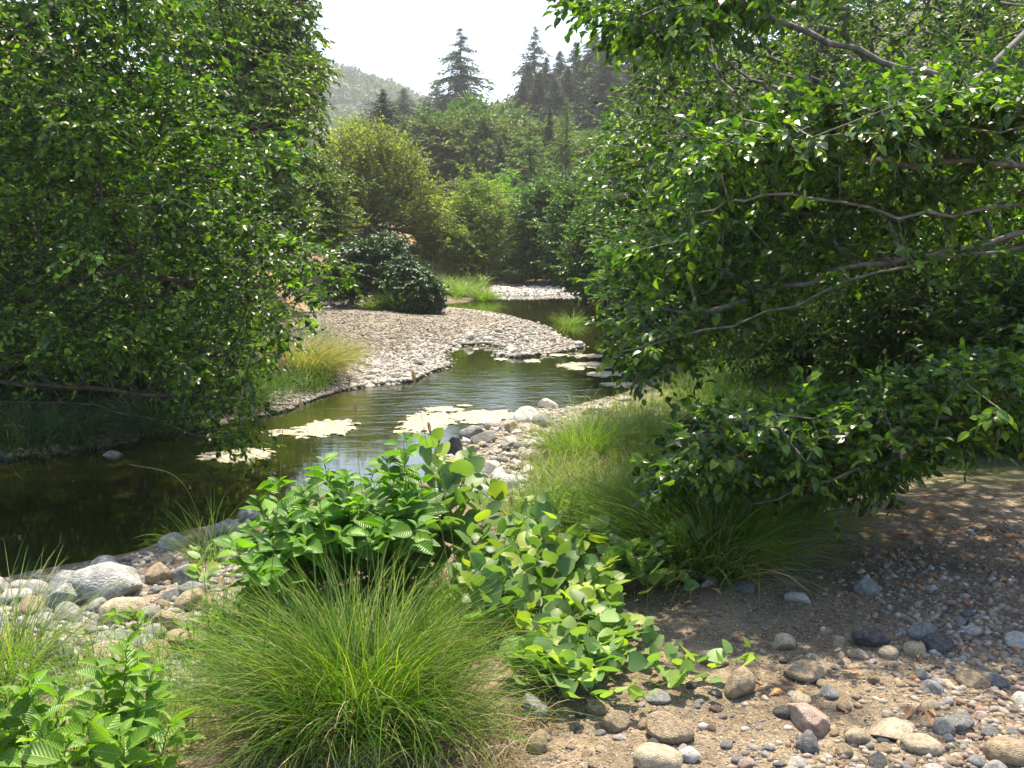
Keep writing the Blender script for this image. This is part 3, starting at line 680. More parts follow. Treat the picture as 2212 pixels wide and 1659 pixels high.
# ------------------------------------------------------------------ algae mats on the water
def algae_mat():
    m, t, o = node_mat('algae_crust'); N = t.nodes; K = t.links
    g = N.new('ShaderNodeNewGeometry'); n1 = N.new('ShaderNodeTexNoise'); n1.inputs['Scale'].default_value = 22; n1.inputs['Detail'].default_value = 10; n1.inputs['Roughness'].default_value = .7; K.new(g.outputs['Position'], n1.inputs['Vector'])
    r = N.new('ShaderNodeValToRGB'); e = r.color_ramp.elements; e[0].color = (.17, .165, .08, 1); e[1].color = (.52, .48, .37, 1); e[0].position = .38; e[1].position = .60
    K.new(n1.outputs[0], r.inputs[0]); p = N.new('ShaderNodeBsdfPrincipled'); p.inputs['Roughness'].default_value = .75; K.new(r.outputs[0], p.inputs['Base Color'])
    b = N.new('ShaderNodeBump'); b.inputs['Strength'].default_value = .8; b.inputs['Distance'].default_value = .02; K.new(n1.outputs[0], b.inputs['Height']); K.new(b.outputs[0], p.inputs['Normal']); K.new(p.outputs[0], o.inputs[0]); return m
M['algae'] = algae_mat()
def mat_patch(X, Y, wpx, hpx, label, seed):
    rng = np.random.default_rng(seed); c = at_z(X, Y)
    rx = wpx / 2 / F * c[1]; ry = (at_z(X, Y - hpx / 2)[1] - at_z(X, Y + hpx / 2)[1]) / 2
    nr, na = 30, 180; th = np.arange(na) * 2 * math.pi / na
    rad = 1 + 1.1 * fbm(np.cos(th) * 1.6 + seed * 7, np.sin(th) * 1.6, seed, 2) + .7 * fbm(np.cos(th) * 6 + seed * 3, np.sin(th) * 6, seed + 3, 4)
    V = []; 
    for i in range(nr + 1):
        f = i / nr; x = c[0] + rx * rad * f * np.cos(th); y = c[1] + ry * rad * f * np.sin(th)
        z = .004 + .008 * (1 - f ** 8) + .022 * np.maximum(-.1, fbm(x * 7, y * 7, seed, 5)) * (f < .97)
        if i == nr: z = np.full(na, -.012)
        V.append(np.stack([x, y, z], -1))
    V = np.concatenate(V); i = np.arange(nr)[:, None] * na; j = np.arange(na)[None]; k = (j + 1) % na
    Fc = np.stack([i + j, i + na + j, i + na + k, i + k], -1).reshape(-1, 4)
    fc = V[Fc].mean(1); fr = np.repeat(np.arange(nr) / nr, na)
    Fc = Fc[(fbm(fc[:, 0] * 11, fc[:, 1] * 16, seed + 20, 4) + .34 - .42 * fr ** 2.5) > 0]
    o = mk('algae_mat', V - c, Fc, M['algae'], None, True); o.location = c; tag(o, label, 'algae mat', 'algae mats on the river')
for i, a in enumerate([(702, 926, 135, 36, 'large oval cream algae mat nearest the dark pool'), (610, 935, 90, 16, 'thin ragged algae mat reaching under the left branches'),
                       (512, 984, 165, 32, 'pale algae mat under the drooping left alder tip'), (925, 912, 140, 42, 'wide cream algae mat in the bright sky reflection'),
                       (1035, 900, 185, 30, 'long algae mat stretching towards the midstream cobbles'), (958, 886, 90, 12, 'narrow algae mat behind the wide cream mat'),
                       (1000, 877, 44, 6, 'tiny algae fleck beyond the narrow mat'), (1085, 777, 32, 6, 'small algae fleck in front of the bar tip'),
                       (1148, 780, 40, 6, 'thin algae fleck right of the small fleck'), (1254, 789, 120, 15, 'long pale algae mat under the right alder leaves'),
                       (1285, 770, 100, 9, 'far pale algae mat beyond the long right one'), (1320, 808, 110, 12, 'tapering algae mat beside right bank'),
                       (1345, 832, 90, 12, 'nearest algae mat to the right bank grass'), (1205, 768, 45, 6, 'small algae mat off the bar tip'),
                       (1060, 940, 50, 8, 'small algae mat near the dark upright rock')]):
    mat_patch(*a, seed=i + 3)

# ------------------------------------------------------------------ grasses
def blades(base, az, th0, bend, L, W, mat, name, parent, rng, k=6, loc=np.zeros(3), rnd=None):
    n = len(base); t = np.linspace(0, 1, k + 1)
    th = th0[:, None] + bend[:, None] * t[None] ** 1.4
    hx = np.sin(th); hz = np.cos(th)
    seg = (L / k)[:, None]
    cx = np.concatenate([np.zeros((n, 1)), np.cumsum((hx[:, 1:] + hx[:, :-1]) / 2 * seg, 1)], 1)
    cz = np.concatenate([np.zeros((n, 1)), np.cumsum((hz[:, 1:] + hz[:, :-1]) / 2 * seg, 1)], 1)
    dx, dy = np.cos(az), np.sin(az)
    P = np.stack([base[:, :1] + cx * dx[:, None], base[:, 1:2] + cx * dy[:, None], base[:, 2:3] + cz], -1)
    g = -.0
    wv = W[:, None] * np.minimum(1, (1.02 - t[None] ** 2.2)) * .5
    tw = rng.normal(0, .6, n)
    sx = -dy * np.cos(tw); sy = dx * np.cos(tw); sz = np.sin(tw)
    S = np.stack([sx, sy, sz], -1)[:, None] * wv[..., None]
    V = np.stack([P - S, P + S], 2).reshape(n, -1, 3) - loc
    i = np.arange(k) * 2; q = np.stack([i, i + 1, i + 3, i + 2], -1)
    FF = (q[None] + (np.arange(n) * 2 * (k + 1))[:, None, None]).reshape(-1, 4)
    if rnd is None: rnd = rng.random(n)
    return mk(name, V, FF, mat, parent, False, np.repeat(rnd, 2 * (k + 1)))
def tussock(X, Y, n, L, rad, lean, label, seed, mat='sedge', W=.0035, dry=.12, name='sedge_clump', group=None, q=None, bendr=(.5, 1.5), cat='sedge', azb=None):
    rng = np.random.default_rng(seed)
    if q is None: q = hit(X, Y)
    root = empty(name, q, label, cat, group)
    def part(n, mt, nm, Ls, leanx, rr):
        a = rng.random(n) * 6.283; r = np.sqrt(rng.random(n)) * rr
        b = np.stack([r * np.cos(a), r * np.sin(a), np.zeros(n)], -1); b[:, 2] = Hgt(b[:, 0] + q[0], b[:, 1] + q[1], False) - q[2] - .02
        az = a + rng.normal(0, 1.0, n)
        th = np.abs(rng.normal(0, 1, n)) * .22 + leanx * (r / rr) ** 1.0
        bend = bendr[0] + (bendr[1] - bendr[0]) * rng.random(n) ** 1.3
        l = Ls * (.55 + .55 * rng.random(n))
        if azb is not None:
            az = az + 0 
        blades(b, az, th, bend, l, W * (.7 + .6 * rng.random(n)), M[mt], nm, root, rng, 7)
    part(n, mat, 'blades', L, lean, rad)
    if dry: part(int(n * dry), 'straw', 'dry_blades', L * .75, lean * 1.3, rad * .9)
    return root
tussock(775, 1585, 2000, .76, .15, .38, 'huge arching green sedge clump filling the bottom centre', 1, W=.0036, dry=.12, bendr=(.6, 2.1))
tussock(915, 1600, 420, .62, .09, .8, 'ragged side tuft on the right flank of the big sedge', 81, W=.0036, dry=.25, bendr=(.4, 2.3))
tussock(660, 1610, 420, .60, .09, .8, 'ragged side tuft on the left flank of the big sedge', 82, W=.0036, dry=.25, bendr=(.4, 2.3))
tussock(600, 1500, 320, .50, .16, .7, 'smaller pale green sedge clump left of the biggest one', 2, W=.0035, dry=.05)
tussock(1530, 1235, 1500, .85, .22, .6, 'arching sedge clump with rusty base beside the shaded sand', 3, W=.0042, dry=.22, bendr=(.6, 1.7))
tussock(1410, 1190, 500, .60, .18, .5, 'bright sedge clump behind the round vine leaves', 4, W=.004, mat='grass', dry=.1)
tussock(1160, 1130, 450, .5, .25, .6, 'light grass tussock between cobbles and round vine leaves', 79, mat='grass', W=.0045, dry=.08, name='grass_tussock', cat='grass tussock')
tussock(1290, 1120, 600, .5, .28, .6, 'yellow green grass tussock behind the fresh herbs', 80, mat='grass', W=.0045, dry=.1, name='grass_tussock', cat='grass tussock')
tussock(1262, 985, 1100, .60, .28, .6, 'bright green grass tussock beside the bleached cobbles', 5, mat='grass', W=.005, dry=.05, name='grass_tussock', cat='grass tussock')
tussock(1370, 960, 700, .55, .28, .6, 'grass tussock right of the bright one on the river bank', 6, mat='grass', W=.005, dry=.05, name='grass_tussock', cat='grass tussock')
tussock(655, 815, 1300, 1.05, .35, .55, 'big drooping beige green grass tussock at left bar end', 7, mat='drygrass', W=.008, dry=.15, name='grass_tussock', cat='grass tussock', bendr=(.8, 2.0))
tussock(715, 790, 700, .75, .25, .55, 'smaller beige grass tussock against the gravel bar', 77, mat='drygrass', W=.008, dry=.12, name='grass_tussock', cat='grass tussock', bendr=(.8, 2.0))
tussock(868, 672, 700, .85, .28, .6, 'dark green grass tussock at the head of the gravel bar', 8, mat='grass_dk', W=.012, dry=.03, name='grass_tussock', cat='grass tussock')
tussock(815, 670, 300, .6, .25, .6, 'low light green grass tussock left of the dark green one', 78, mat='grass', W=.012, dry=.1, name='grass_tussock', cat='grass tussock')
tussock(992, 640, 600, .85, .35, .7, 'round light green tussock at the far water edge', 9, mat='grass', W=.014, dry=.0, name='grass_tussock', cat='grass tussock')
tussock(1045, 650, 500, .75, .25, .6, 'bright tussock standing in the far pool', 10, mat='grass', W=.014, dry=.0, name='grass_tussock', cat='grass tussock')
tussock(1232, 700, 260, .65, .15, .6, 'small bright tussock growing from water beside right bank', 11, mat='grass', W=.010, dry=.0, name='grass_tussock', cat='grass tussock')
tussock(1112, 612, 500, .9, .4, .6, 'grass tussock behind the small far bar', 12, mat='grass_dk', W=.016, dry=.0, name='grass_tussock', cat='grass tussock')
tussock(1220, 618, 400, .8, .4, .6, 'pale grass tussock right of the small far bar', 13, mat='drygrass', W=.016, dry=.0, name='grass_tussock', cat='grass tussock')
tussock(10, 1455, 350, .55, .14, .5, 'grass tuft cut by the left edge above the leafy herb', 14, mat='grass', W=.004, dry=.1, name='grass_tussock', cat='grass tussock')
tussock(455, 1215, 160, .50, .10, .5, 'wispy grass tuft by the blue grey boulders', 15, mat='sedge', W=.0035, dry=.1, name='grass_tussock', cat='grass tussock')
tussock(60, 965, 500, .7, .4, .6, 'dim grass tussock at the left end of the dark pool bank', 83, mat='bramble', W=.007, dry=.1, name='grass_tussock', cat='grass tussock')  # this and the next two wear dark bramble colour as painted bank shade
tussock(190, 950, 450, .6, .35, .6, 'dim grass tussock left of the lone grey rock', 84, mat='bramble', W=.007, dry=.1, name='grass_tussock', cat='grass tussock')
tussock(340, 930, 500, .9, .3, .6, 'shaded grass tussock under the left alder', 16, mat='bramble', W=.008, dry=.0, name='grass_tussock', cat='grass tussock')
tussock(520, 880, 500, .8, .3, .6, 'half lit grass tussock under the lowest left branches', 17, mat='grass_dk', W=.008, dry=.0, name='grass_tussock', cat='grass tussock')
tussock(1690, 1130, 450, .6, .2, .6, 'dark sedge under the low right branch', 18, mat='grass_dk', W=.0042, dry=.1)

def meadow(name, poly, n, hr, mat, label, seed, W=.004, zmin=.06, lay=.5):
    rng = np.random.default_rng(seed); p = sample_outline(poly, n, rng)
    c, s = math.cos(PITCH), math.sin(PITCH)
    a = (p[:, 0] - 1106) / F; b = (829.5 - p[:, 1]) / F
    d = np.stack([a, c + b * s, b * c - s], -1); d /= d[:, 1:2]; z = np.zeros(n)
    for _ in range(14):
        t = (z - CAM[2]) / d[:, 2]; q = CAM + d * t[:, None]; z = .6 * z + .4 * np.maximum(Hgt(q[:, 0], q[:, 1]), 0)
    z = Hgt(q[:, 0], q[:, 1], False); pl = np.array(poly, float); dm = np.full(n, 1e9)
    for i in range(len(pl)):
        a_ = pl[i]; e = pl[(i + 1) % len(pl)] - a_; tt = np.clip(((p[:, 0] - a_[0]) * e[0] + (p[:, 1] - a_[1]) * e[1]) / (e @ e), 0, 1)
        dm = np.minimum(dm, np.hypot(p[:, 0] - a_[0] - tt * e[0], p[:, 1] - a_[1] - tt * e[1]))
    k = (z > zmin) & ((fbm(q[:, 0] * 1.1, q[:, 1] * 1.1, seed) + .12 + fbm(q[:, 0] * 5, q[:, 1] * 5, seed + 9) * .6 + np.minimum(.25, dm / 160 - .3) + rng.normal(0, .08, n)) > 0) & (q[:, 1] < 60); q = q[k]; z = z[k]; n = len(q)
    q = np.stack([q[:, 0], q[:, 1], z - .02], -1)
    az = fbm(q[:, 0] * .8, q[:, 1] * .8, seed + 2) * 8 + rng.normal(0, 1.6, n)
    hh = (hr[0] + (hr[1] - hr[0]) * rng.random(n)) * (1 + 1.0 * fbm(q[:, 0] * 1.5, q[:, 1] * 1.5, seed + 5))
    o = blades(q, az, np.abs(rng.normal(0, .4, n)) + .05, lay * .6 + 1.6 * rng.random(n), hh, W * (.6 + .8 * rng.random(n)), M[mat], name, None, rng, 5)
    tag(o, label, 'grass', kind='stuff')
meadow('bank_grass', [(1180, 960), (1260, 890), (1400, 845), (1480, 790), (1700, 780), (1750, 900), (1620, 1010), (1500, 1120), (1380, 1220), (1180, 1200), (1100, 1130), (1150, 1040)], 17000, (.10, .32), 'grass', 'soft sunlit grass covering the right river bank', 41, .0055)
meadow('bank_straw_grass', [(1150, 930), (1230, 880), (1400, 840), (1480, 790), (1620, 1010), (1500, 1120), (1380, 1220), (1180, 1180), (1090, 1110)], 3500, (.2, .45), 'drygrass', 'thin straw coloured blades mixed in the right bank grass', 48, .0045)
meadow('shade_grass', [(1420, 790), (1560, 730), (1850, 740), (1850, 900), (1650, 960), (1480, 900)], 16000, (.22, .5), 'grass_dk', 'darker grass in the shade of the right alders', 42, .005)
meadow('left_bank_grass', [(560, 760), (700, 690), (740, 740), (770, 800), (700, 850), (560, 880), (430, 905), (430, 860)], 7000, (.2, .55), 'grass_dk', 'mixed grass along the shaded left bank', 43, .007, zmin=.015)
meadow('shaded_bank_grass', [(-40, 880), (300, 850), (430, 870), (430, 905), (300, 935), (-40, 990)], 5000, (.2, .5), 'bramble', 'dark sedges along the bank in deep shade at left', 50, .006, zmin=.015)  # bramble leaf colour on grass blades, imitating the deep shade
meadow('far_bank_grass', [(880, 600), (930, 570), (1020, 590), (1060, 620), (1000, 650), (940, 655)], 9000, (.35, .8), 'grass', 'tall light grass on the far left bank beside the bramble', 44, .014)
meadow('dry_bank_grass', [(880, 560), (1000, 570), (980, 600), (900, 610)], 5000, (.3, .8), 'drygrass', 'dry seeding grass behind the dark bramble', 45, .014)
meadow('ground_herbs', [(400, 1290), (560, 1250), (900, 1250), (1150, 1250), (1200, 1420), (1000, 1500), (500, 1560), (380, 1400)], 7000, (.12, .3), 'grass', 'short grass between the seedlings and the big sedge', 46, .004)
meadow('sedge_thatch', [(330, 1560), (560, 1470), (1000, 1470), (1200, 1560), (1150, 1700), (300, 1700)], 6000, (.06, .2), 'straw', 'dry matted blades round the feet of the big sedge', 49, .004, lay=1.2)
meadow('sparse_left_grass', [(-30, 1360), (150, 1400), (430, 1350), (520, 1450), (420, 1659), (-30, 1659)], 2600, (.10, .28), 'grass', 'sparse fresh grass over the left foreground stones', 47, .004)

# ------------------------------------------------------------------ trees by the water
def col_trunk(x, y, h, lean=(0, 0), z0=None, step=.3, rng=None):
    z0 = gz(x, y) - .1 if z0 is None else z0; n = max(4, int(h / step)); t = np.linspace(0, 1, n)
    p = np.stack([x + lean[0] * t ** 1.3, y + lean[1] * t, z0 + h * t], -1)
    if rng is not None: p[1:, :2] += np.cumsum(rng.normal(0, .02, (n - 1, 2)), 0)
    return p
def limb(p, q, n=12, up=.3):
    p = np.array(p, float); q = np.array(q, float); t = np.linspace(0, 1, n)[:, None]; o = p * (1 - t) + q * t; o[:, 2] += up * np.sin(t[:, 0] * math.pi); return o

def LM(p, k=5): return smooth_line([at(*q) for q in p], k, .012, np.random.default_rng(int(abs(p[0][1]))))
r = np.random.default_rng(101)
LA = [(-300, -90), (400, -90), (490, 40), (590, 210), (730, 312), (650, 360), (610, 420), (670, 470), (800, 560), (790, 610), (715, 640), (700, 700), (640, 780), (560, 850), (670, 862), (700, 890), (560, 905), (650, 960), (640, 1015), (470, 1005), (380, 900), (300, 830), (-300, 800)]
att = crown_points(LA, (6.6, 9.4), 205, 9, r, (.20, .34, .07), .10, (1, 0, -.22))
att = np.concatenate([att, (np.array([-4.4, 9.9, 6.6]) + nrm(r.normal(0, 1, (620, 3))) * np.array([2.7, 2.5, .9]) * (r.random((620, 1)) ** .4))])  # upper crown out of view, added to shade the left boughs and bank
leafy_tree('alder_tree', 'nearest left alder with drooping boughs over the dark pool', 'tree', col_trunk(-5.4, 8.3, 4.6, (.3, -.2), rng=r), att, r, M['alder_l'], M['bark'], (.034, .062), 3, 10, .24, r_br=.018, r_tip=.0020, bf=.15, limbs=[LM([(-180, 700, 8), (60, 650, 7.8), (250, 590, 7.6), (560, 640, 7.6)]), LM([(-180, 800, 7.8), (100, 830, 7.4), (350, 852, 7.2), (640, 875, 7.2)]), LM([(-180, 850, 7.6), (200, 880, 7.1), (420, 930, 7.0), (600, 980, 7.0)]), LM([(-180, 300, 8), (0, 100, 7.8), (150, 0, 7.8)])])
LB = [(-300, -120), (560, -120), (680, 60), (715, 200), (660, 330), (580, 420), (640, 560), (690, 700), (600, 800), (400, 880), (-300, 880)]
att = crown_points(LB, (10.5, 13.5), 190, 8, r, (.3, .6, .13), .2, (1, 0, -.15))
leafy_tree('alder_tree', 'taller left alder standing behind the nearest one', 'tree', col_trunk(-6.2, 12.2, 5.6, (1.2, .3), rng=r), att, r, M['alder_b'], M['bark'], (.06, .09), 3, 8, .32, r_tip=.004, T=T_DIAM, bf=.15)
BAY = [(300, -400), (660, -400), (690, -60), (715, 60), (735, 150), (715, 210), (720, 290), (650, 330), (650, 400), (560, 450), (300, 420)]
att = crown_points(BAY, (18, 23), 280, 8, r, (.5, .7, .4), .3)
leafy_tree('bay_tree', 'tall olive green tree rising behind the left alders', 'tree', col_trunk(-5.5, 20.5, 10.5, (.7, .2), rng=r), att, r, M['bay'], M['bark_d'], (.10, .16), 4, 9, .36, r_tip=.006, T=T_DIAM, bf=.2, droop=.5)

R1 = [(2350, 130), (2212, 170), (2000, 140), (1750, 180), (1520, 250), (1380, 400), (1270, 570), (1235, 650), (1290, 740), (1390, 850), (1500, 780), (1700, 700), (1900, 600), (2350, 560)]
att = crown_points(R1, (5.2, 7.6), 150, 9, r, (.17, .28, .05), .08, (-1, -.1, -.24))
R1N = [(2350, 110), (2212, 160), (2000, 140), (1750, 180), (1480, 290), (1380, 430), (1600, 400), (1900, 330), (2350, 320)]
att = np.concatenate([att, crown_points(R1N, (4.5, 5.2), 50, 8, r, (.14, .2, .04), .06, (-1, -.1, -.2))])
leafy_tree('alder_tree', 'right alder with glossy leaves on long level boughs', 'tree', col_trunk(4.3, 6.3, 4.4, (.2, -.2), rng=r), att, r, M['alder_r'], M['bark_g'], (.028, .066), 3, 9, .20, r_br=.014, r_tip=.0022, bf=.12, limbs=[LM([(2300, 480, 5.6), (2050, 545, 5.3), (1800, 590, 5.2), (1500, 680, 5.2)]), LM([(2300, 520, 5.2), (1950, 575, 5.0), (1650, 680, 4.9), (1340, 760, 5.0)]), LM([(2300, 360, 5.4), (2050, 350, 5.0), (1880, 345, 4.8), (1600, 300, 4.8)]), LM([(2300, 420, 4.9), (2000, 470, 4.7), (1700, 420, 4.6), (1500, 460, 4.7)])])
R3 = [(1370, 1000), (1420, 1080), (1600, 1065), (1800, 1085), (1930, 1070), (2050, 980), (2350, 900), (2350, 700), (2150, 730), (1900, 790), (1700, 840), (1500, 850), (1440, 930)]
att = crown_points(R3, (4.2, 5.1), 92, 9, r, (.15, .22, .045), .06, (-1, -.1, -.30))
tr = limb((3.5, 5.0, gz(3.5, 5.0) - .1), (2.9, 4.9, 1.9), 8, 0)
leafy_tree('alder_tree', 'low alder whose lowest boughs sweep over the right sand', 'tree', tr, att, r, M['alder_r'], M['bark_g'], (.028, .062), 3, 9, .17, r_br=.014, r_tip=.0020, bf=.12, step=.22, limbs=[LM([(2300, 800, 4.7), (2080, 900, 4.5), (1900, 1000, 4.4), (1620, 1090, 4.4)]), LM([(2080, 905, 4.5), (1960, 905, 4.5), (1700, 920, 4.5), (1500, 945, 4.5)])])
R2 = [(1255, 100), (1330, -20), (1330, -130), (2450, -130), (2450, 480), (2000, 560), (1700, 800), (1500, 830), (1380, 740), (1300, 640), (1260, 430), (1285, 270), (1250, 200), (1340, 150)]
att = crown_points(R2, (8.2, 11.5), 235, 9, r, (.28, .6, .10), .2, (-1, 0, -.2))
leafy_tree('alder_tree', 'broad right alder leaning out behind the glossy boughs', 'tree', col_trunk(5.4, 10.4, 5.0, (-.8, 0), rng=r), att, r, M['alder_b'], M['bark_g'], (.045, .078), 3, 9, .30, r_tip=.004, T=T_DIAM, bf=.15)
UR = [(1165, 20), (1165, -30), (1260, -40), (1330, -60), (1500, -120), (1900, -120), (1900, -30), (1500, 110), (1330, 130), (1290, 60)]
att = crown_points(UR, (5.5, 7), 70, 6, r, (.25, .3, .1), .06)
leafy_tree('alder_tree', 'alder bough reaching into the sky at the top right', 'tree', limb((5.4, 7.6, gz(5.4, 7.6) - .1), (4.0, 6.8, 4.6), 14, .6), att, r, M['alder_r'], M['bark_g'], (.04, .075), 3, 7, .20, r_tip=.0022, bf=.15, r_br=.017, limbs=[LM([(2100, 180, 5.6), (1850, 110, 5.7), (1560, 0, 5.9)])])
RM = [(1290, 250), (1350, 200), (1500, 240), (1560, 480), (1450, 660), (1290, 650), (1275, 540), (1265, 420)]
att = crown_points(RM, (15, 19), 190, 7, r, (.5, .6, .3), .25)
leafy_tree('alder_tree', 'fine leaved alder further along the right bank', 'tree', col_trunk(4.0, 17, 4.6, (0, 0), rng=r), att, r, M['mid'], M['bark_g'], (.09, .14), 3, 8, .40, r_tip=.006, T=T_DIAM, bf=.2)

# ------------------------------------------------------------------ conifers
def conifer(name, label, cat, loc, h, rad, rng, mat, tiers=40, per=7, tuft=.4, droop=.35, bare=.08, group=None, bark='bark_d', irr=.3, dens=9, top=1.0):
    root = empty(name, loc, label, cat, group)
    hs = np.repeat(np.linspace(bare, .985, tiers), per) + rng.normal(0, .006, tiers * per); n = len(hs)
    az = rng.random(n) * 6.283
    prof = (1 - hs) ** .85 * (1 + .15 * np.sin(hs * 40)) * top
    prof = np.minimum(prof, .55 + .45 * np.clip((hs - bare) / .18, 0, 1)) + .012
    Lb = rad * prof * (1 - irr + 2 * irr * rng.random(n)) 
    B = np.stack([np.zeros(n), np.zeros(n), hs * h], -1)
    k = dens; t = (np.arange(k) + .6) / k
    rise = .25 - .35 * (1 - hs)
    def along(t):
        return np.stack([np.cos(az)[:, None] * Lb[:, None] * t, np.sin(az)[:, None] * Lb[:, None] * t, (hs * h)[:, None] + Lb[:, None] * (rise[:, None] * t - droop * t ** 2)], -1)
    P = along(t[None].repeat(n, 0)); E = along(np.ones((n, 1)))[:, 0]; Mi = along(np.full((n, 1), .5))[:, 0]
    od = np.stack([np.cos(az), np.sin(az), rise - droop], -1); sd = np.stack([-np.sin(az), np.cos(az), 0 * az], -1)
    PP = []; DD = []
    for sgn in (-1, 1, 0):
        D = od[:, None] * (.7 if sgn else 1.2) + sd[:, None] * sgn + rng.normal(0, .3, (n, k, 3)) - np.array([0, 0, .25])
        PP.append((P + rng.normal(0, tuft * .12, P.shape)).reshape(-1, 3)); DD.append(D.reshape(-1, 3))
    PP = np.concatenate(PP); DD = np.concatenate(DD)
    tb = np.tile(np.repeat(np.minimum(1, .16 + 1.5 * Lb / rad), k), 3)
    NN = np.array([0, 0, 1.]) + rng.normal(0, .45, PP.shape)
    r0 = h * .013 + .04
    tp = np.stack([rng.normal(0, .01, 14) * h * .15, rng.normal(0, .01, 14) * h * .15, np.linspace(-.5, h, 14)], -1)
    segs = [poly_tube(tp, r0, .015, 8), (B, Mi, Lb * .012 + .012, Lb * .008 + .006, 3), (Mi, E, Lb * .008 + .006, Lb * 0 + .004, 3)]
    tube_mesh('trunk', segs, M[bark], root)
    leaves('crown', PP, DD, NN, tuft * (.6 + .6 * rng.random(len(PP))) * tb, T_NEEDLE, M[mat], root, rng)
    return root
def con_at(X, Yt, depth, wpx, name, label, mat, seed, **k):
    rng = np.random.default_rng(seed); t = at(X, Yt, depth); z0 = gz(t[0], depth)
    k.setdefault('tuft', depth * .0048); wf = k.pop('wf', 1.2)
    return conifer(name, label, 'tree', (t[0], depth, z0 - .2), t[2] - z0, wpx * wf / 2 / F * depth, rng, mat, **k)
con_at(995, 55, 112, 125, 'fir_tree', 'tallest open fir standing against the white sky', 'fir', 1, wf=1.9, tiers=36, per=8, droop=.30, dens=11, irr=.32, tuft=.75)
con_at(942, 168, 118, 110, 'fir_tree', 'lower fir just left of the tallest one', 'fir', 2, wf=1.9, tiers=28, per=8, droop=.3, tuft=.7)
con_at(918, 215, 116, 80, 'fir_tree', 'short fir left of the pair on the skyline', 'fir', 3, wf=1.9, tiers=26, per=8, droop=.3, tuft=.7)
con_at(826, 186, 64, 125, 'fir_tree', 'dense dark green young fir behind the willow', 'fir', 4, wf=1.7, tiers=40, per=10, droop=.0, dens=10)
con_at(872, 186, 110, 130, 'fir_tree', 'hazy grey fir right of the dense dark one', 'fir', 5, wf=1.6, tiers=44, per=9)
con_at(985, 205, 84, 130, 'fir_tree', 'mid green fir below the tallest skyline fir', 'fir_y', 6, wf=1.5, tiers=30, per=9, droop=.2)
con_at(1145, 255, 56, 165, 'fir_tree', 'broad sunlit young fir on the middle slope', 'fir_y', 7, wf=1.7, tiers=24, per=9, dens=11, droop=.15, irr=.18)
con_at(1225, 208, 60, 120, 'fir_tree', 'slim sunlit fir right of the broad young one', 'fir_y', 8, wf=1.6, tiers=26, per=8, droop=.2, irr=.18)
con_at(1188, 225, 66, 80, 'fir_tree', 'narrow fir between two sunlit young firs', 'fir', 9, tiers=36, per=8)
con_at(1080, 290, 60, 75, 'fir_tree', 'dark young fir left of the broad sunlit fir', 'fir', 10, tiers=34, per=8)
con_at(1045, 345, 58, 60, 'fir_tree', 'smallest dark fir on the lower slope', 'fir', 11, tiers=30, per=8)
con_at(1010, 325, 62, 70, 'fir_tree', 'young fir below the hazy oaks on the slope', 'fir_y', 12, tiers=34, per=8)
con_at(1155, 52, 128, 100, 'fir_tree', 'thin topped fir at left end of the redwood ridge', 'fir', 13, wf=1.8, tiers=34, per=8, droop=.3, tuft=.75)
G = 'redwoods on the right ridge'
ORD = ['first', 'second', 'third', 'fourth', 'fifth', 'sixth', 'seventh', 'eighth', 'ninth', 'tenth', 'eleventh', 'twelfth', 'thirteenth', 'fourteenth', 'fifteenth', 'sixteenth']
RW = [(1140, 130, 118, 90), (1180, 118, 112, 100), (1210, 105, 120, 100), (1245, 85, 115, 110), (1285, 60, 120, 110), (1325, 30, 116, 120), (1130, 170, 104, 90), (1165, 150, 100, 95), (1200, 165, 98, 100), (1228, 140, 100, 110), (1270, 110, 102, 120), (1310, 90, 98, 130), (1375, 20, 110, 130), (1430, -10, 112, 140), (1500, -40, 108, 150)]
RX = [q[0] for q in RW]
for i, (X, Y, D, W) in enumerate(RW):
    con_at(X, Y, D, W * 1.0, 'redwood_tree', 'dark redwood, %s of the dense row on the right ridge counted from the left' % ORD[sorted(RX).index(X)], 'redwood', 20 + i, tiers=52, per=10, dens=10, irr=.22, wf=1.5, top=1.0, droop=.2)
# tall dark trees on the shaded right slope
for i, (x, y, h, rd, lab) in enumerate([(9.5, 19, 13, 2.6, 'dark conifer with bare trunk deep behind the right alders'), (13.5, 22, 15, 3.2, 'dark conifer further right on the shaded slope'), (8.0, 27, 13, 3.0, 'dark conifer behind the fine leaved alder'),
                                    (17.5, 27, 17, 3.4, 'large dark conifer high on the right slope'), (7.6, 14.5, 9.5, 2.2, 'nearest dark conifer on the right slope'), (11.5, 14.0, 12, 2.6, 'dark conifer beyond the right frame edge slope'), (5.6, 33, 11, 2.6, 'dark conifer at the far end of the right bank')]):
    rng = np.random.default_rng(60 + i)
    conifer('conifer_tree', lab, 'tree', (x, y, gz(x, y) - .2), h, rd, rng, 'redwood', tiers=40, per=8, tuft=.42, dens=9, bare=.12 if i else .2, droop=.3)

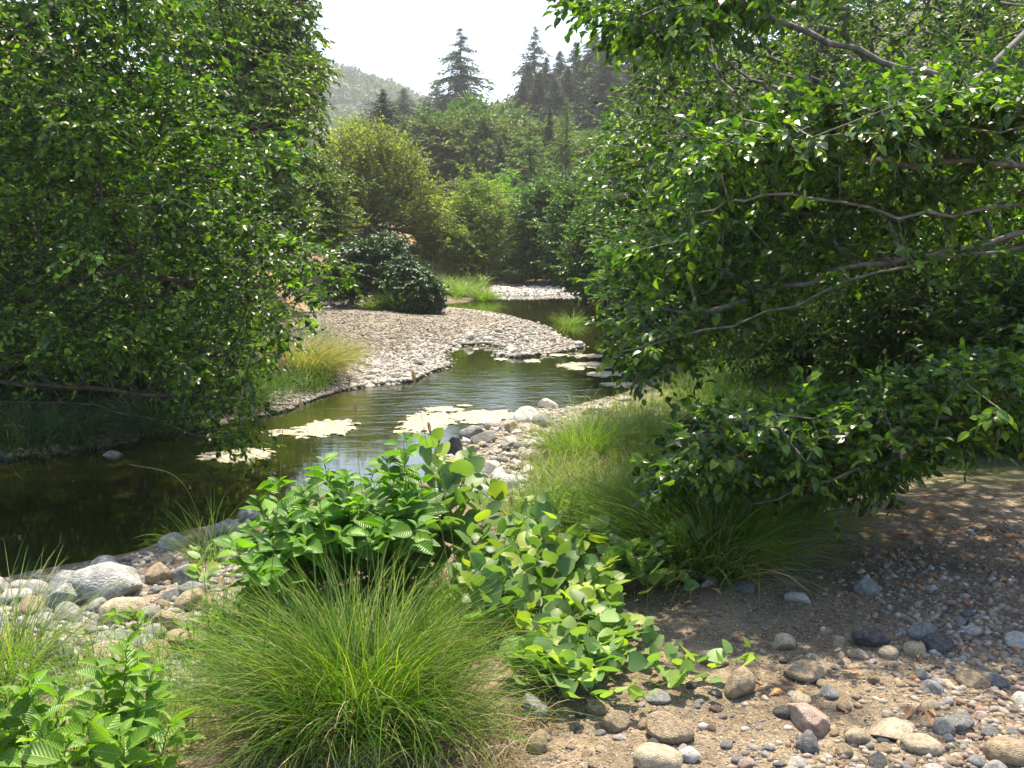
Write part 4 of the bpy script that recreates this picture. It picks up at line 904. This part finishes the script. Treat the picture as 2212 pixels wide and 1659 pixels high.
# ------------------------------------------------------------------ shrubs, willow and far-bank trees
def blob_points(c, rad, nclu, per, rng, sz, low=-.7):
    c = np.array(c, float); rad = np.array(rad, float)
    u = nrm(rng.normal(0, 1, (nclu * 3, 3))); u = u[u[:, 2] > low][:nclu]
    rr = (.45 + .55 * rng.random(len(u)) ** .6)[:, None]
    P = c + u * rad * rr
    return np.repeat(P, per, 0) + rng.normal(0, 1, (len(u) * per, 3)) * sz
def shrub(X, Yt, Yb, depth, wpx, name, label, mat, seed, nclu=60, per=7, leaf=(.1, .16), twigs=3, pl=8, T=T_DIAM, tl=.4, stems=1, cat='tree', group=None, bark='bark_d', droop=.1, sz=.3, low=-1.0, base=None, power=.45, r_tip=.006, deep=1.0):
    rng = np.random.default_rng(seed); t = at(X, Yt, depth); b = at(X, Yb, depth); z0 = gz(t[0], depth)
    zt = t[2]; zb = max(z0, b[2]); rw = wpx / 2 / F * depth
    A = blob_points((t[0], depth, (zt + zb) / 2), (rw, rw * deep, (zt - zb) / 2), nclu, per, rng, sz, low)
    bx, by = (t[0], depth) if base is None else base
    tr = col_trunk(bx, by, max(.5, (zb - z0) + (zt - zb) * .35), rng=rng)
    return leafy_tree(name, label, cat, tr, A, rng, M[mat], M[bark], leaf, twigs, pl, tl, T, droop, r_tip, power, max(.3, depth * .012), True, group, .3)
# willow, many stems
rng = np.random.default_rng(300)
wb = at(805, 515, 38); wz = gz(wb[0], 38); A = []
WIL = [(650, 470), (660, 400), (700, 330), (735, 285), (800, 275), (860, 300), (910, 350), (945, 400), (960, 470), (940, 530), (880, 530), (820, 490), (740, 500), (680, 500)]
A = crown_points(WIL, (35.8, 40.2), 300, 4, rng, (.22, .3, .35), .12)
root = leafy_tree('willow_tree', 'wide many stemmed willow on the dry left bank', 'tree', [(wb[0], 38, wz - .1), (wb[0], 38, wz + .25)], A, rng, M['willow'], M['bark_w'], (.12, .20), 4, 6, .62, T_NEEDLE, -.45, .008, .46, .5, True, None, .75, wob=.06, spread=.38, wid=1.6)
shrub(1020, 400, 600, 41, 150, 'young_alder', 'slender pale tree with bare grey twigs by the far bank', 'light', 301, 130, 5, (.10, .16), 3, 7, tl=.5, bark='bark_w', sz=.3, power=.5, r_tip=.009)
shrub(960, 470, 590, 39, 90, 'young_alder', 'low pale sapling between willow and slender pale tree', 'light', 302, 60, 5, (.10, .15), 3, 6, tl=.45, bark='bark_w')
shrub(1085, 440, 600, 44, 110, 'shrub', 'light green bush right of the slender pale tree', 'light', 303, 90, 6, (.12, .18), 3, 8, cat='shrub')
shrub(1110, 400, 540, 54, 150, 'shrub', 'bright green bush beneath the broad young fir', 'bright', 304, 110, 7, (.14, .22), 3, 8, cat='shrub', sz=.4)
shrub(1050, 405, 520, 52, 110, 'shrub', 'bright yellow green bush behind the pale tree top', 'bright', 305, 80, 7, (.14, .2), 3, 8, cat='shrub', sz=.4)
shrub(1195, 385, 600, 40, 125, 'alder_tree', 'dark leafy alder at the far right of the pool', 'mid', 306, 170, 7, (.12, .18), 3, 8, sz=.35)
shrub(1265, 400, 615, 34, 110, 'alder_tree', 'leafy alder overhanging the right end of the pool', 'mid', 307, 150, 7, (.11, .17), 3, 8, sz=.32)
shrub(1325, 440, 640, 27, 130, 'alder_tree', 'green alder on the right bank beside the pool', 'mid', 308, 150, 7, (.10, .15), 3, 8, sz=.3)
shrub(1150, 520, 612, 46, 120, 'shrub', 'dark low shrub behind the small far bar', 'mid', 309, 90, 7, (.13, .2), 3, 8, cat='shrub')
shrub(640, 350, 520, 30, 190, 'shrub', 'dull green tree filling between bay tree and willow', 'bay', 310, 150, 7, (.10, .16), 3, 9, cat='tree', sz=.3)
shrub(690, 440, 540, 34, 110, 'shrub', 'small greyish bush left of the willow', 'willow', 311, 90, 7, (.09, .14), 4, 8, cat='shrub')
shrub(520, 380, 560, 24, 260, 'shrub', 'dark understorey bush behind the left alders', 'bay', 312, 150, 7, (.10, .16), 3, 9, cat='shrub')
shrub(300, 300, 640, 19, 420, 'shrub', 'deep shaded thicket behind the taller left alder', 'bay', 313, 200, 8, (.10, .16), 3, 9, cat='shrub', sz=.4)
shrub(60, 200, 760, 15, 420, 'shrub', 'dark thicket at the far left on the bank', 'bay', 314, 200, 8, (.10, .15), 3, 9, cat='shrub', sz=.4)
def bramble(parts, label, seed):
    rng = np.random.default_rng(seed); X, Y, D = parts[0][0], parts[0][2], parts[0][3]
    t = at(X, Y, D); root_z = gz(t[0], D); A = []
    for (X, Yt, Yb, D, wpx) in parts:
        a = at(X, Yt, D); b = at(X, Yb, D); rw = wpx / 2 / F * D
        A.append(blob_points((a[0], D, (a[2] + b[2]) / 2), (rw, rw * .9, (a[2] - b[2]) / 2), 110, 6, rng, .14))
    A = np.concatenate(A)
    leafy_tree('bramble_bush', label, 'bush', [(t[0], D, root_z - .1), (t[0], D, root_z + .3)], A, rng, M['bramble'], M['bark_d'], (.08, .13), 3, 7, .22, T_OVATE, .3, .005, .4, .4, True, None, .3)
bramble([(812, 512, 650, 26.5, 130), (875, 580, 655, 25.5, 60), (915, 620, 665, 25, 36), (760, 540, 640, 27, 70)], 'dark glossy bramble mound between bar and willow', 320)
# shaded undergrowth on the right slope
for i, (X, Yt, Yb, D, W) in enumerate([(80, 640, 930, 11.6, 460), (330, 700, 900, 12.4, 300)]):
    shrub(X, Yt, Yb, D, W, 'shrub', ['deeply shaded shrub at the left pool edge', 'shaded shrub on the bank behind the lone grey rock'][i], 'bramble', 350 + i, 110, 7, (.06, .10), 3, 7, tl=.3, cat='shrub', sz=.25, bark='bark')  # dark bramble leaves put the bank's shade into these shrubs' colour
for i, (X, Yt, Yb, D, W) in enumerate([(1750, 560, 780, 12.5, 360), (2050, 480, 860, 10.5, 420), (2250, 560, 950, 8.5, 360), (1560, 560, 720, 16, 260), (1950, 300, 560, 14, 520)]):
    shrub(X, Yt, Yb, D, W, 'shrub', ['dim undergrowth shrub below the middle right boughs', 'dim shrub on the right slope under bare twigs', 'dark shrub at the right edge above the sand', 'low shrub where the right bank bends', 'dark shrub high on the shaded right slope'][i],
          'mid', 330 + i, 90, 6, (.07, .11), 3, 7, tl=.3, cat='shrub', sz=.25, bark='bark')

# oaks of the middle hillside: a few shapes, then copies
protos = []
for i in range(3):
    rng = np.random.default_rng(400 + i)
    A = blob_points((0, 0, 4.2), (3.1, 3.1, 2.4), 70, 6, rng, .45, -.6)
    root = empty('oak_tree', (0, 0, 0), 'round grey green oak among others on the hazy hillside', 'tree', 'oaks on the middle hillside')
    N, par, dr, cnt, tips = grow(A, col_trunk(0, 0, 2.5, z0=-.4, rng=rng), rng, .7, .3, .08)
    B, E, P, D, Nn = sprays(N[tips], dr[tips], rng, 3, 8, .7, .1)
    tube_mesh('trunk', wood_segs(N, par, cnt, .014, .45, .25), M['bark_d'], root)
    leaves('crown', P, D, Nn, .24 + .22 * rng.random(len(P)), T_DIAM, M['oak'] if i else M['mid'], root, rng)
    protos.append(root)
rng = np.random.default_rng(410)
spots = []
for row, (D, Y0) in enumerate([(72, 0), (80, 0), (88, 0), (97, 0), (107, 0), (118, 0), (130, 0), (145, 0)]):
    for X in np.arange(660, 1420, 40 + row * 1.0):
        spots.append((X + rng.normal(0, 14), D + rng.normal(0, 2.5)))
def oak_label(X, D):
    return 'round grey green oak on the %s hillside %s' % ('lower' if D < 84 else 'middle' if D < 112 else 'upper', 'left of the skyline firs' if X < 900 else 'below the tallest skyline fir' if X < 1040 else 'between the tallest fir and the redwoods' if X < 1140 else 'below the redwood row' if X < 1280 else 'behind the right alders')
first = set()
for j, (X, D) in enumerate(spots):
    x = (X - 1106) / F * D; k = int(rng.integers(0, 3)); s = (.62 + .5 * rng.random())
    lim = np.interp(X, [640, 720, 880, 900, 990, 1040, 1095, 1115, 1300], [330, 310, 300, 262, 235, 222, 220, 268, 275])
    top = 510 - F * (gz(x, D) + 6.4 * s - 2.1) / D
    if top < lim:
        s *= .62; top = 510 - F * (gz(x, D) + 6.4 * s - 2.1) / D
        if top < lim: continue
    if k not in first:
        first.add(k); protos[k]['label'] = oak_label(X, D); protos[k].location = (x, D, gz(x, D) - .3); protos[k].scale = (s, s, s)
    else:
        copy_tree(protos[k], (x, D, gz(x, D) - .3), rng.random() * 6.28, s, oak_label(X, D))

# the wood on the far ridges reads as one mass
rng = np.random.default_rng(500)
n = 5200; y = 255 + 330 * rng.random(n) ** .8; X = 560 + 760 * rng.random(n); x = (X - 1106) / F * y
z = Hgt(x, y, False); sz_ = 3.2 + 2.6 * rng.random(n) ** 2
scar = (np.abs(x + 60.5 - (z - 32) * .25) < 4.0) & (z > 21) & (z < 39)
k = ~scar; x, y, z, sz_ = x[k], y[k], z[k], sz_[k]; n = len(x); per = 42
u = nrm(rng.normal(0, 1, (n, per, 3))); u[..., 2] = np.abs(u[..., 2]) * 1.2 - .15
P = np.stack([x, y, z + sz_ * .55], -1)[:, None] + u * sz_[:, None, None] * np.array([.8, .8, .85]) * (.75 + .3 * rng.random((n, per, 1)))
D = np.cross(u, rng.normal(0, 1, u.shape)) + u * .3
o = leaves('distant_wood', P.reshape(-1, 3), D.reshape(-1, 3), (u + rng.normal(0, .4, u.shape)).reshape(-1, 3), np.repeat(sz_ * .34, per) * (.6 + .7 * rng.random(n * per)), T_DIAM, M['far'], None, rng, wid=1.3,
           rnd=np.clip(np.repeat(rng.random(n), per) * .75 + .25 * rng.random(n * per), 0, 1))
tag(o, 'hazy wood covering the distant hill and ridge', 'wood', kind='stuff')

# ------------------------------------------------------------------ foreground leafy plants
def stem_plant(name, label, cat, paths, rng, mat, T, leaf, spacing, petiole=.02, group=None, r0=.004, flat=.5, side=.9, wid=1.0, lift=.1):
    """paths: list of point lists, the first point at the ground"""
    loc = np.array(paths[0][0], float); root = empty(name, loc, label, cat, group)
    segs = []; PP = []; DD = []; NN = []; LL = []; pt0 = []; pt1 = []
    for pts in paths:
        s = smooth_line(pts, 8, .003, rng) - loc; segs = [poly_tube(s, r0, r0 * .35, 5)]; pt0 = []; pt1 = []
        ln = np.concatenate([[0], np.cumsum(np.linalg.norm(np.diff(s, axis=0), axis=1))]); tot = ln[-1]
        m = max(3, int(tot / spacing)); a0 = rng.random() * 6.28
        for j in range(m):
            f = .15 + .85 * (j + .5) / m; d = f * tot
            p = np.array([np.interp(d, ln, s[:, c]) for c in range(3)])
            tdir = nrm(np.array([np.interp(min(tot, d + .02), ln, s[:, c]) for c in range(3)]) - np.array([np.interp(max(0, d - .02), ln, s[:, c]) for c in range(3)]))
            az = a0 + j * 2.4 + rng.normal(0, .3); h = np.array([math.cos(az), math.sin(az), 0])
            dd = nrm(h * side + tdir * (.35 + .3 * f) + np.array([0, 0, lift + .15 * rng.normal()]))
            pl = petiole * (.7 + .6 * rng.random()); q = p + dd * pl
            pt0.append(p); pt1.append(q); PP.append(q); DD.append(dd); NN.append(np.array([0, 0, 1]) + rng.normal(0, flat, 3) * [1, 1, .3])
            size = leaf[0] + (leaf[1] - leaf[0]) * rng.random(); size *= (1 - .45 * max(0, (f - .75) / .25))
            LL.append(size)
        # a small leaf pair at the tip
        for sgn in (-1, 1):
            PP.append(s[-1]); DD.append(nrm(np.array([sgn * .5, rng.normal() * .4, .7]))); NN.append(np.array([-sgn, 0, .8])); LL.append(leaf[0] * .6)
        pt0 = np.array(pt0); pt1 = np.array(pt1)
        segs.append((pt0, pt1, np.full(len(pt0), r0 * .35), np.full(len(pt0), r0 * .25), 3))
        tube_mesh('stem', segs, M['stem'], root)
    leaves('foliage', np.array(PP), np.array(DD), np.array(NN), np.array(LL), T, M[mat], root, rng, True, wid)
    return root
def gp(X, Y):
    q = hit(X, Y); return q
def up_path(bx, by, tx, ty, depth=None, bulge=0.0):
    b = gp(bx, by); t = at(tx, ty, b[1] if depth is None else depth); m = (b + t) / 2; m[2] += .05; m[0] += bulge
    return [b - np.array([0, 0, .03]), m, t]
rng = np.random.default_rng(600)
SEED = [('tallest leafy alder seedling right of the others against the water', [(880, 1245, 872, 950, 4.25), (890, 1240, 835, 1000, 4.3), (900, 1250, 910, 1040, 4.2), (870, 1255, 880, 1090, 4.1)]),
        ('alder seedling with two pointed tips over the white water', [(760, 1250, 700, 1002, 4.3), (775, 1255, 745, 1030, 4.2), (790, 1250, 805, 1025, 4.4), (760, 1260, 720, 1080, 4.1), (780, 1260, 770, 1090, 4.1)]),
        ('leafy alder seedling at left edge of the seedling group', [(640, 1290, 560, 1085, 4.1), (650, 1290, 600, 1045, 4.15), (655, 1290, 540, 1150, 4.0), (660, 1290, 620, 1120, 4.0), (640, 1290, 590, 1180, 3.95)]),
        ('low alder seedling leaning left over the blue grey boulders', [(610, 1330, 500, 1180, 3.9), (620, 1330, 545, 1215, 3.8), (600, 1340, 560, 1240, 3.75)]),
        ('middle alder seedling between the white water tips', [(700, 1270, 655, 1060, 4.2), (715, 1270, 690, 1110, 4.0), (720, 1280, 740, 1150, 3.9), (700, 1280, 660, 1170, 3.9)]),
        ('alder seedling under the tallest one', [(830, 1260, 790, 1080, 4.1), (860, 1260, 870, 1070, 4.15), (850, 1270, 830, 1130, 3.95), (840, 1280, 800, 1160, 3.9), (880, 1280, 900, 1140, 3.9)])]
for lab, st in SEED:
    stem_plant('alder_seedling', lab, 'seedling', [up_path(*s) for s in st], rng, 'seedling', T_ALDER, (.085, .150), .032, .014)
# pipe vine with round leaves, climbing and trailing
def vine(label, lines, n_extra, seed, leafsz=(.055, .10), spacing=.032, name='round_leaf_vine', lift=.35):
    rng = np.random.default_rng(seed); P = []
    for l in lines:
        pts = []
        for j, (X, Y, h) in enumerate(l):
            q = gp(X, Y + h * 0); q = q + np.array([0, 0, h]); pts.append(q)
        P.append(pts)
    return stem_plant(name, label, 'vine', P, rng, 'vine', T_HEART, leafsz, spacing, .045, None, .0025, .55, .8, 1.0, lift)
vine('upright round leaved vine beside the tallest seedling', [[(950, 1290, 0), (960, 1270, .35), (930, 1240, .68)], [(980, 1290, 0), (985, 1270, .35), (1010, 1230, .58)], [(900, 1290, 0), (905, 1270, .3), (880, 1240, .50)], [(1010, 1300, 0), (1040, 1280, .3), (1060, 1240, .45)], [(960, 1300, 0), (930, 1290, .2), (960, 1290, .35)]], 0, 71, (.07, .115), .026)
vine('dense round leaved vine mass between seedlings and arching sedge', [[(1060, 1330, 0), (1080, 1300, .25), (1120, 1280, .35)], [(1090, 1350, 0), (1130, 1320, .22), (1180, 1300, .30)], [(1150, 1370, 0), (1200, 1330, .2), (1250, 1310, .28)], [(1120, 1390, 0), (1100, 1370, .2), (1160, 1350, .28)], [(1200, 1390, 0), (1260, 1350, .15), (1310, 1310, .2)],
      [(1080, 1400, 0), (1050, 1370, .2), (1080, 1340, .3)], [(1230, 1400, 0), (1290, 1380, .1), (1320, 1340, .18)], [(1030, 1360, 0), (1010, 1330, .2), (1040, 1300, .3)]], 0, 72, (.055, .095), .024)
vine('round leaved vine creeping down towards the pebbles', [[(1100, 1420, 0), (1160, 1420, .12), (1220, 1430, .14)], [(1150, 1450, 0), (1210, 1450, .10), (1290, 1440, .10)], [(1120, 1480, 0), (1190, 1490, .10), (1250, 1500, .08)], [(1180, 1420, 0), (1250, 1400, .14), (1320, 1400, .10)], [(1200, 1480, 0), (1260, 1470, .08), (1350, 1450, .06)]], 0, 73, (.05, .085), .022)
rv = np.random.default_rng(91); L1 = []; L2 = []
for i in range(38):
    X = rv.uniform(960, 1330); Y = rv.uniform(1300, 1420) ; hh = .27 - .0006 * (X - 960) * 1.0
    if i > 19: X = rv.uniform(1150, 1400); Y = rv.uniform(1220, 1320); hh = .22
    L1.append([(X, Y, 0), (X + rv.normal(0, 25), Y - 15, hh * .55), (X + rv.normal(0, 55), Y - 35, hh * (.7 + .5 * rv.random()))])
vine('broad bank of round leaves filling the centre below the river', L1, 0, 92, (.05, .10), .028)
for i in range(16):
    X = rv.uniform(1070, 1300); Y = rv.uniform(1390, 1530)
    L2.append([(X, Y, .02), (X + 60 + rv.normal(0, 20), Y + rv.normal(0, 12), .09), (X + 120 + rv.normal(0, 30), Y + rv.normal(0, 18), .07)])
vine('flat carpet of round leaves beside the big sedge', L2, 0, 93, (.045, .085), .026)
vine('long vine runner trailing right across the tan boulder', [[(1330, 1460, .03), (1440, 1470, .05), (1540, 1480, .06), (1630, 1465, .07)], [(1400, 1490, .02), (1470, 1500, .04), (1520, 1500, .05)], [(1350, 1430, .02), (1420, 1430, .05), (1480, 1450, .05)]], 0, 74, (.045, .075), .034, lift=.5)
vine('short vine runner lying left of the tan boulders', [[(1150, 1520, .03), (1230, 1535, .05), (1300, 1540, .05), (1390, 1535, .05)]], 0, 75, (.04, .065), .03, lift=.5)
vine('few round vine leaves at foot of the arching sedge', [[(1380, 1290, .02), (1430, 1290, .06), (1490, 1300, .06)]], 0, 76, (.06, .09), .04, lift=.5)
vine('yellow green heart leaves left of the seedlings', [[(430, 1290, 0), (440, 1260, .08), (430, 1245, .14)]], 0, 77, (.05, .07), .04)
vine('tall vine shoots with yellow leaves above the dense mass', [[(1230, 1330, 0), (1210, 1300, .3), (1180, 1280, .48)], [(1180, 1330, 0), (1150, 1300, .3), (1130, 1270, .42)]], 0, 78, (.055, .08), .05)
# bottom-left herb
H = [('leafy herb in the bottom left corner', [(60, 1640, 60, 1470), (20, 1650, 10, 1500), (110, 1650, 130, 1480), (0, 1680, -20, 1560), (90, 1700, 90, 1560)]),
     ('tall leafy herb right of the corner one', [(260, 1600, 275, 1395), (240, 1610, 220, 1440), (300, 1610, 330, 1450), (280, 1640, 300, 1530)]),
     ('low broad herb at the bottom left beside the sedge', [(200, 1690, 190, 1550), (330, 1680, 370, 1560), (280, 1700, 260, 1590), (150, 1720, 140, 1600)])]
for lab, st in H:
    P = []
    for bx, by, tx, ty in st:
        b = gp(bx, min(by, 1720)); P.append([b, (b + at(tx, ty, b[1] - .05)) / 2, at(tx, ty, b[1] - .05)])
    stem_plant('leafy_herb', lab, 'herb', P, rng, 'herb', T_ALDER, (.065, .125), .020, .010, wid=.8)
for lab, st in [('fresh herb growing among the bank grass', [(1230, 1150, 1240, 1060, None), (1260, 1150, 1290, 1070, None), (1210, 1150, 1190, 1080, None), (1300, 1160, 1330, 1090, None), (1170, 1160, 1150, 1090, None)]), ('pale herb between the vine and the bright tussock', [(1340, 1200, 1350, 1120, None), (1380, 1200, 1400, 1110, None), (1300, 1200, 1290, 1130, None)]), ('small herb by the left cobbles', [(440, 1400, 470, 1330, None), (460, 1400, 520, 1350, None), (420, 1420, 400, 1360, None)]),
                ('leafy sprig over the buff boulder', [(300, 1370, 290, 1330, None), (280, 1370, 240, 1335, None)])]:
    stem_plant('leafy_herb', lab, 'herb', [up_path(*s) for s in st], rng, 'herb', T_ALDER, (.04, .08), .022, .008, wid=.7)

# flowering grass stems
def culm(label, pts, head, seed, headlen=.055):
    rng = np.random.default_rng(seed); s = smooth_line(pts, 10); loc = s[0]; root = empty('grass_stalk', loc, label, 'grass stalk', 'flowering grass stalks')
    tube_mesh('stem', [poly_tube(s - loc, .0011, .0006, 5)], M['stem'], root)
    tip = s[head]; d = nrm(s[min(head + 1, len(s) - 1)] - s[max(0, head - 1)])
    n = 150; t = rng.random(n); P = tip - loc + d * (t * headlen)[:, None]; a = nrm(np.cross(d, rng.normal(0, 1, (n, 3))))
    rr = .0028 * np.sin(np.clip(t, .05, .95) * math.pi)[:, None]
    leaves('seed_head', P + a * rr, a * .8 + d * 1.0, a + rng.normal(0, .3, a.shape), .007, T_LANCE, M['straw'], root, rng, wid=1.6)
for i, (lab, pts, hd) in enumerate([('tallest curved grass stalk crossing the river in the centre', [(985, 1330, 2.9), (950, 1120, 2.85), (905, 870, 2.8), (862, 680, 2.8)], -9),
                                    ('short haired grass stalk with pale head before the bar', [(1000, 1330, 3.0), (975, 1150, 3.0), (948, 1010, 3.0), (928, 930, 3.0)], -2),
                                    ('grass stalk whose head rises over the left water', [(720, 1340, 3.0), (700, 1150, 3.0), (670, 960, 2.9), (650, 880, 2.9)], -2),
                                    ('straight grass stalk above the middle seedlings', [(800, 1340, 3.1), (790, 1150, 3.0), (775, 1000, 3.0), (767, 880, 3.0)], -2),
                                    ('leaning stalk with a fat pale head over the left tussock', [(560, 1500, 2.5), (590, 1200, 2.3), (610, 950, 2.2), (608, 790, 2.2)], -2),
                                    ('grass stalk with head among the right vine leaves', [(1150, 1340, 3.4), (1140, 1250, 3.3), (1115, 1160, 3.3), (1105, 1085, 3.3)], -2)]):
    culm(lab, [at(*p) for p in pts], hd, 700 + i, .034)
s = [at(445, 1240, 4.6), at(430, 1120, 4.5), at(380, 1030, 4.5), at(280, 1003, 4.5)]
culm('long green grass stalk arching over the dark pool', s, -1, 720, .03)

# ------------------------------------------------------------------ fallen leaves and twigs on the sand
rng = np.random.default_rng(800)
lv, lf = T_LITTER
me_l = []
for i in range(5):
    v, f = tpl([(.2, .10), (.5, .12 + .01 * i), (.8, .07)], .25 + .12 * i, -.25 + .12 * i)
    o = mk('fallen_leaf', v - np.array([.5, 0, 0]), f, M['litter'], None, True, np.full(len(v), .15 + .17 * i)); me_l.append(o.data); bpy.data.objects.remove(o)
LIT = [(1500, 1250), (1900, 1010), (2212, 960), (2212, 1600), (1700, 1560), (1400, 1350)]
for i in range(150):
    X, Y = sample_outline(LIT, 1, rng)[0]
    if rng.random() < .45: X = 1850 + 360 * rng.random(); Y = 1010 + 280 * rng.random()
    q = hit(X, Y); o = bpy.data.objects.new('fallen_leaf', me_l[i % 5]); C.objects.link(o); s = .035 + .035 * rng.random()
    o.location = (q[0], q[1], q[2] + .010); o.scale = (s, s, s); o.rotation_euler = (rng.normal(0, .3), rng.normal(0, .3), rng.random() * 6.28)
    tag(o, 'curled orange brown fallen leaf on the %s' % ('dim sand under the right boughs' if q[1] > 5 else 'sand between shade and pebbles' if q[1] > 3.9 else 'sunny pebbles of the foreground'), 'fallen leaf', 'fallen leaves on the sand')
for i, (a, b, lab) in enumerate([((2020, 1440), (2190, 1520), 'long thin dry twig near the right edge'), ((1500, 1335), (1560, 1332), 'short dry twig on the sand left of the buff oval cobble'), ((1130, 1605), (1200, 1625), 'twig lying by the rocks under the big sedge'),
                                 ((1860, 1290), (1930, 1275), 'thin twig on the dappled sand'), ((2100, 1600), (2200, 1580), 'pale twig behind the corner boulder'), ((1080, 618), (1240, 628), 'bleached driftwood branch lying on the far bar')]):
    p = hit(*a); q = hit(*b); far = i == 5; rr = .035 if far else .004
    m = (p + q) / 2 + np.array([0, 0, rr * 2]); s = smooth_line([p + [0, 0, rr * 1.5], m, q + [0, 0, rr * 2]], 6, rr * .6, rng)
    segs = [poly_tube(s - p, rr, rr * .4, 6)]; k = s[len(s) // 2] - p; segs.append(poly_tube([k, k + (q - p) * .25 + np.array([0, rr * 8, rr * 9])], rr * .5, rr * .2, 5))
    o = tube_mesh('driftwood' if far else 'twig', segs, M['bark_w'], None); o.location = p; tag(o, lab, 'driftwood' if far else 'twig')

# ------------------------------------------------------------------ haze
def haze():
    x0, x1, y0, y1, z0, z1 = -640, 640, -30, 640, -3, 90
    V = [(x, y, z) for z in (z0, z1) for y in (y0, y1) for x in (x0, x1)]
    Fc = [(0, 2, 3, 1), (4, 5, 7, 6), (0, 1, 5, 4), (2, 6, 7, 3), (0, 4, 6, 2), (1, 3, 7, 5)]
    m, t, o = node_mat('haze'); v = t.nodes.new('ShaderNodeVolumePrincipled'); v.inputs['Density'].default_value = .0007; v.inputs['Color'].default_value = (.92, .95, 1, 1); v.inputs['Anisotropy'].default_value = .35
    t.links.new(v.outputs[0], o.inputs['Volume'])
    b = mk('haze', V, Fc, m); tag(b, 'thin summer haze filling the valley', kind='stuff')
haze()
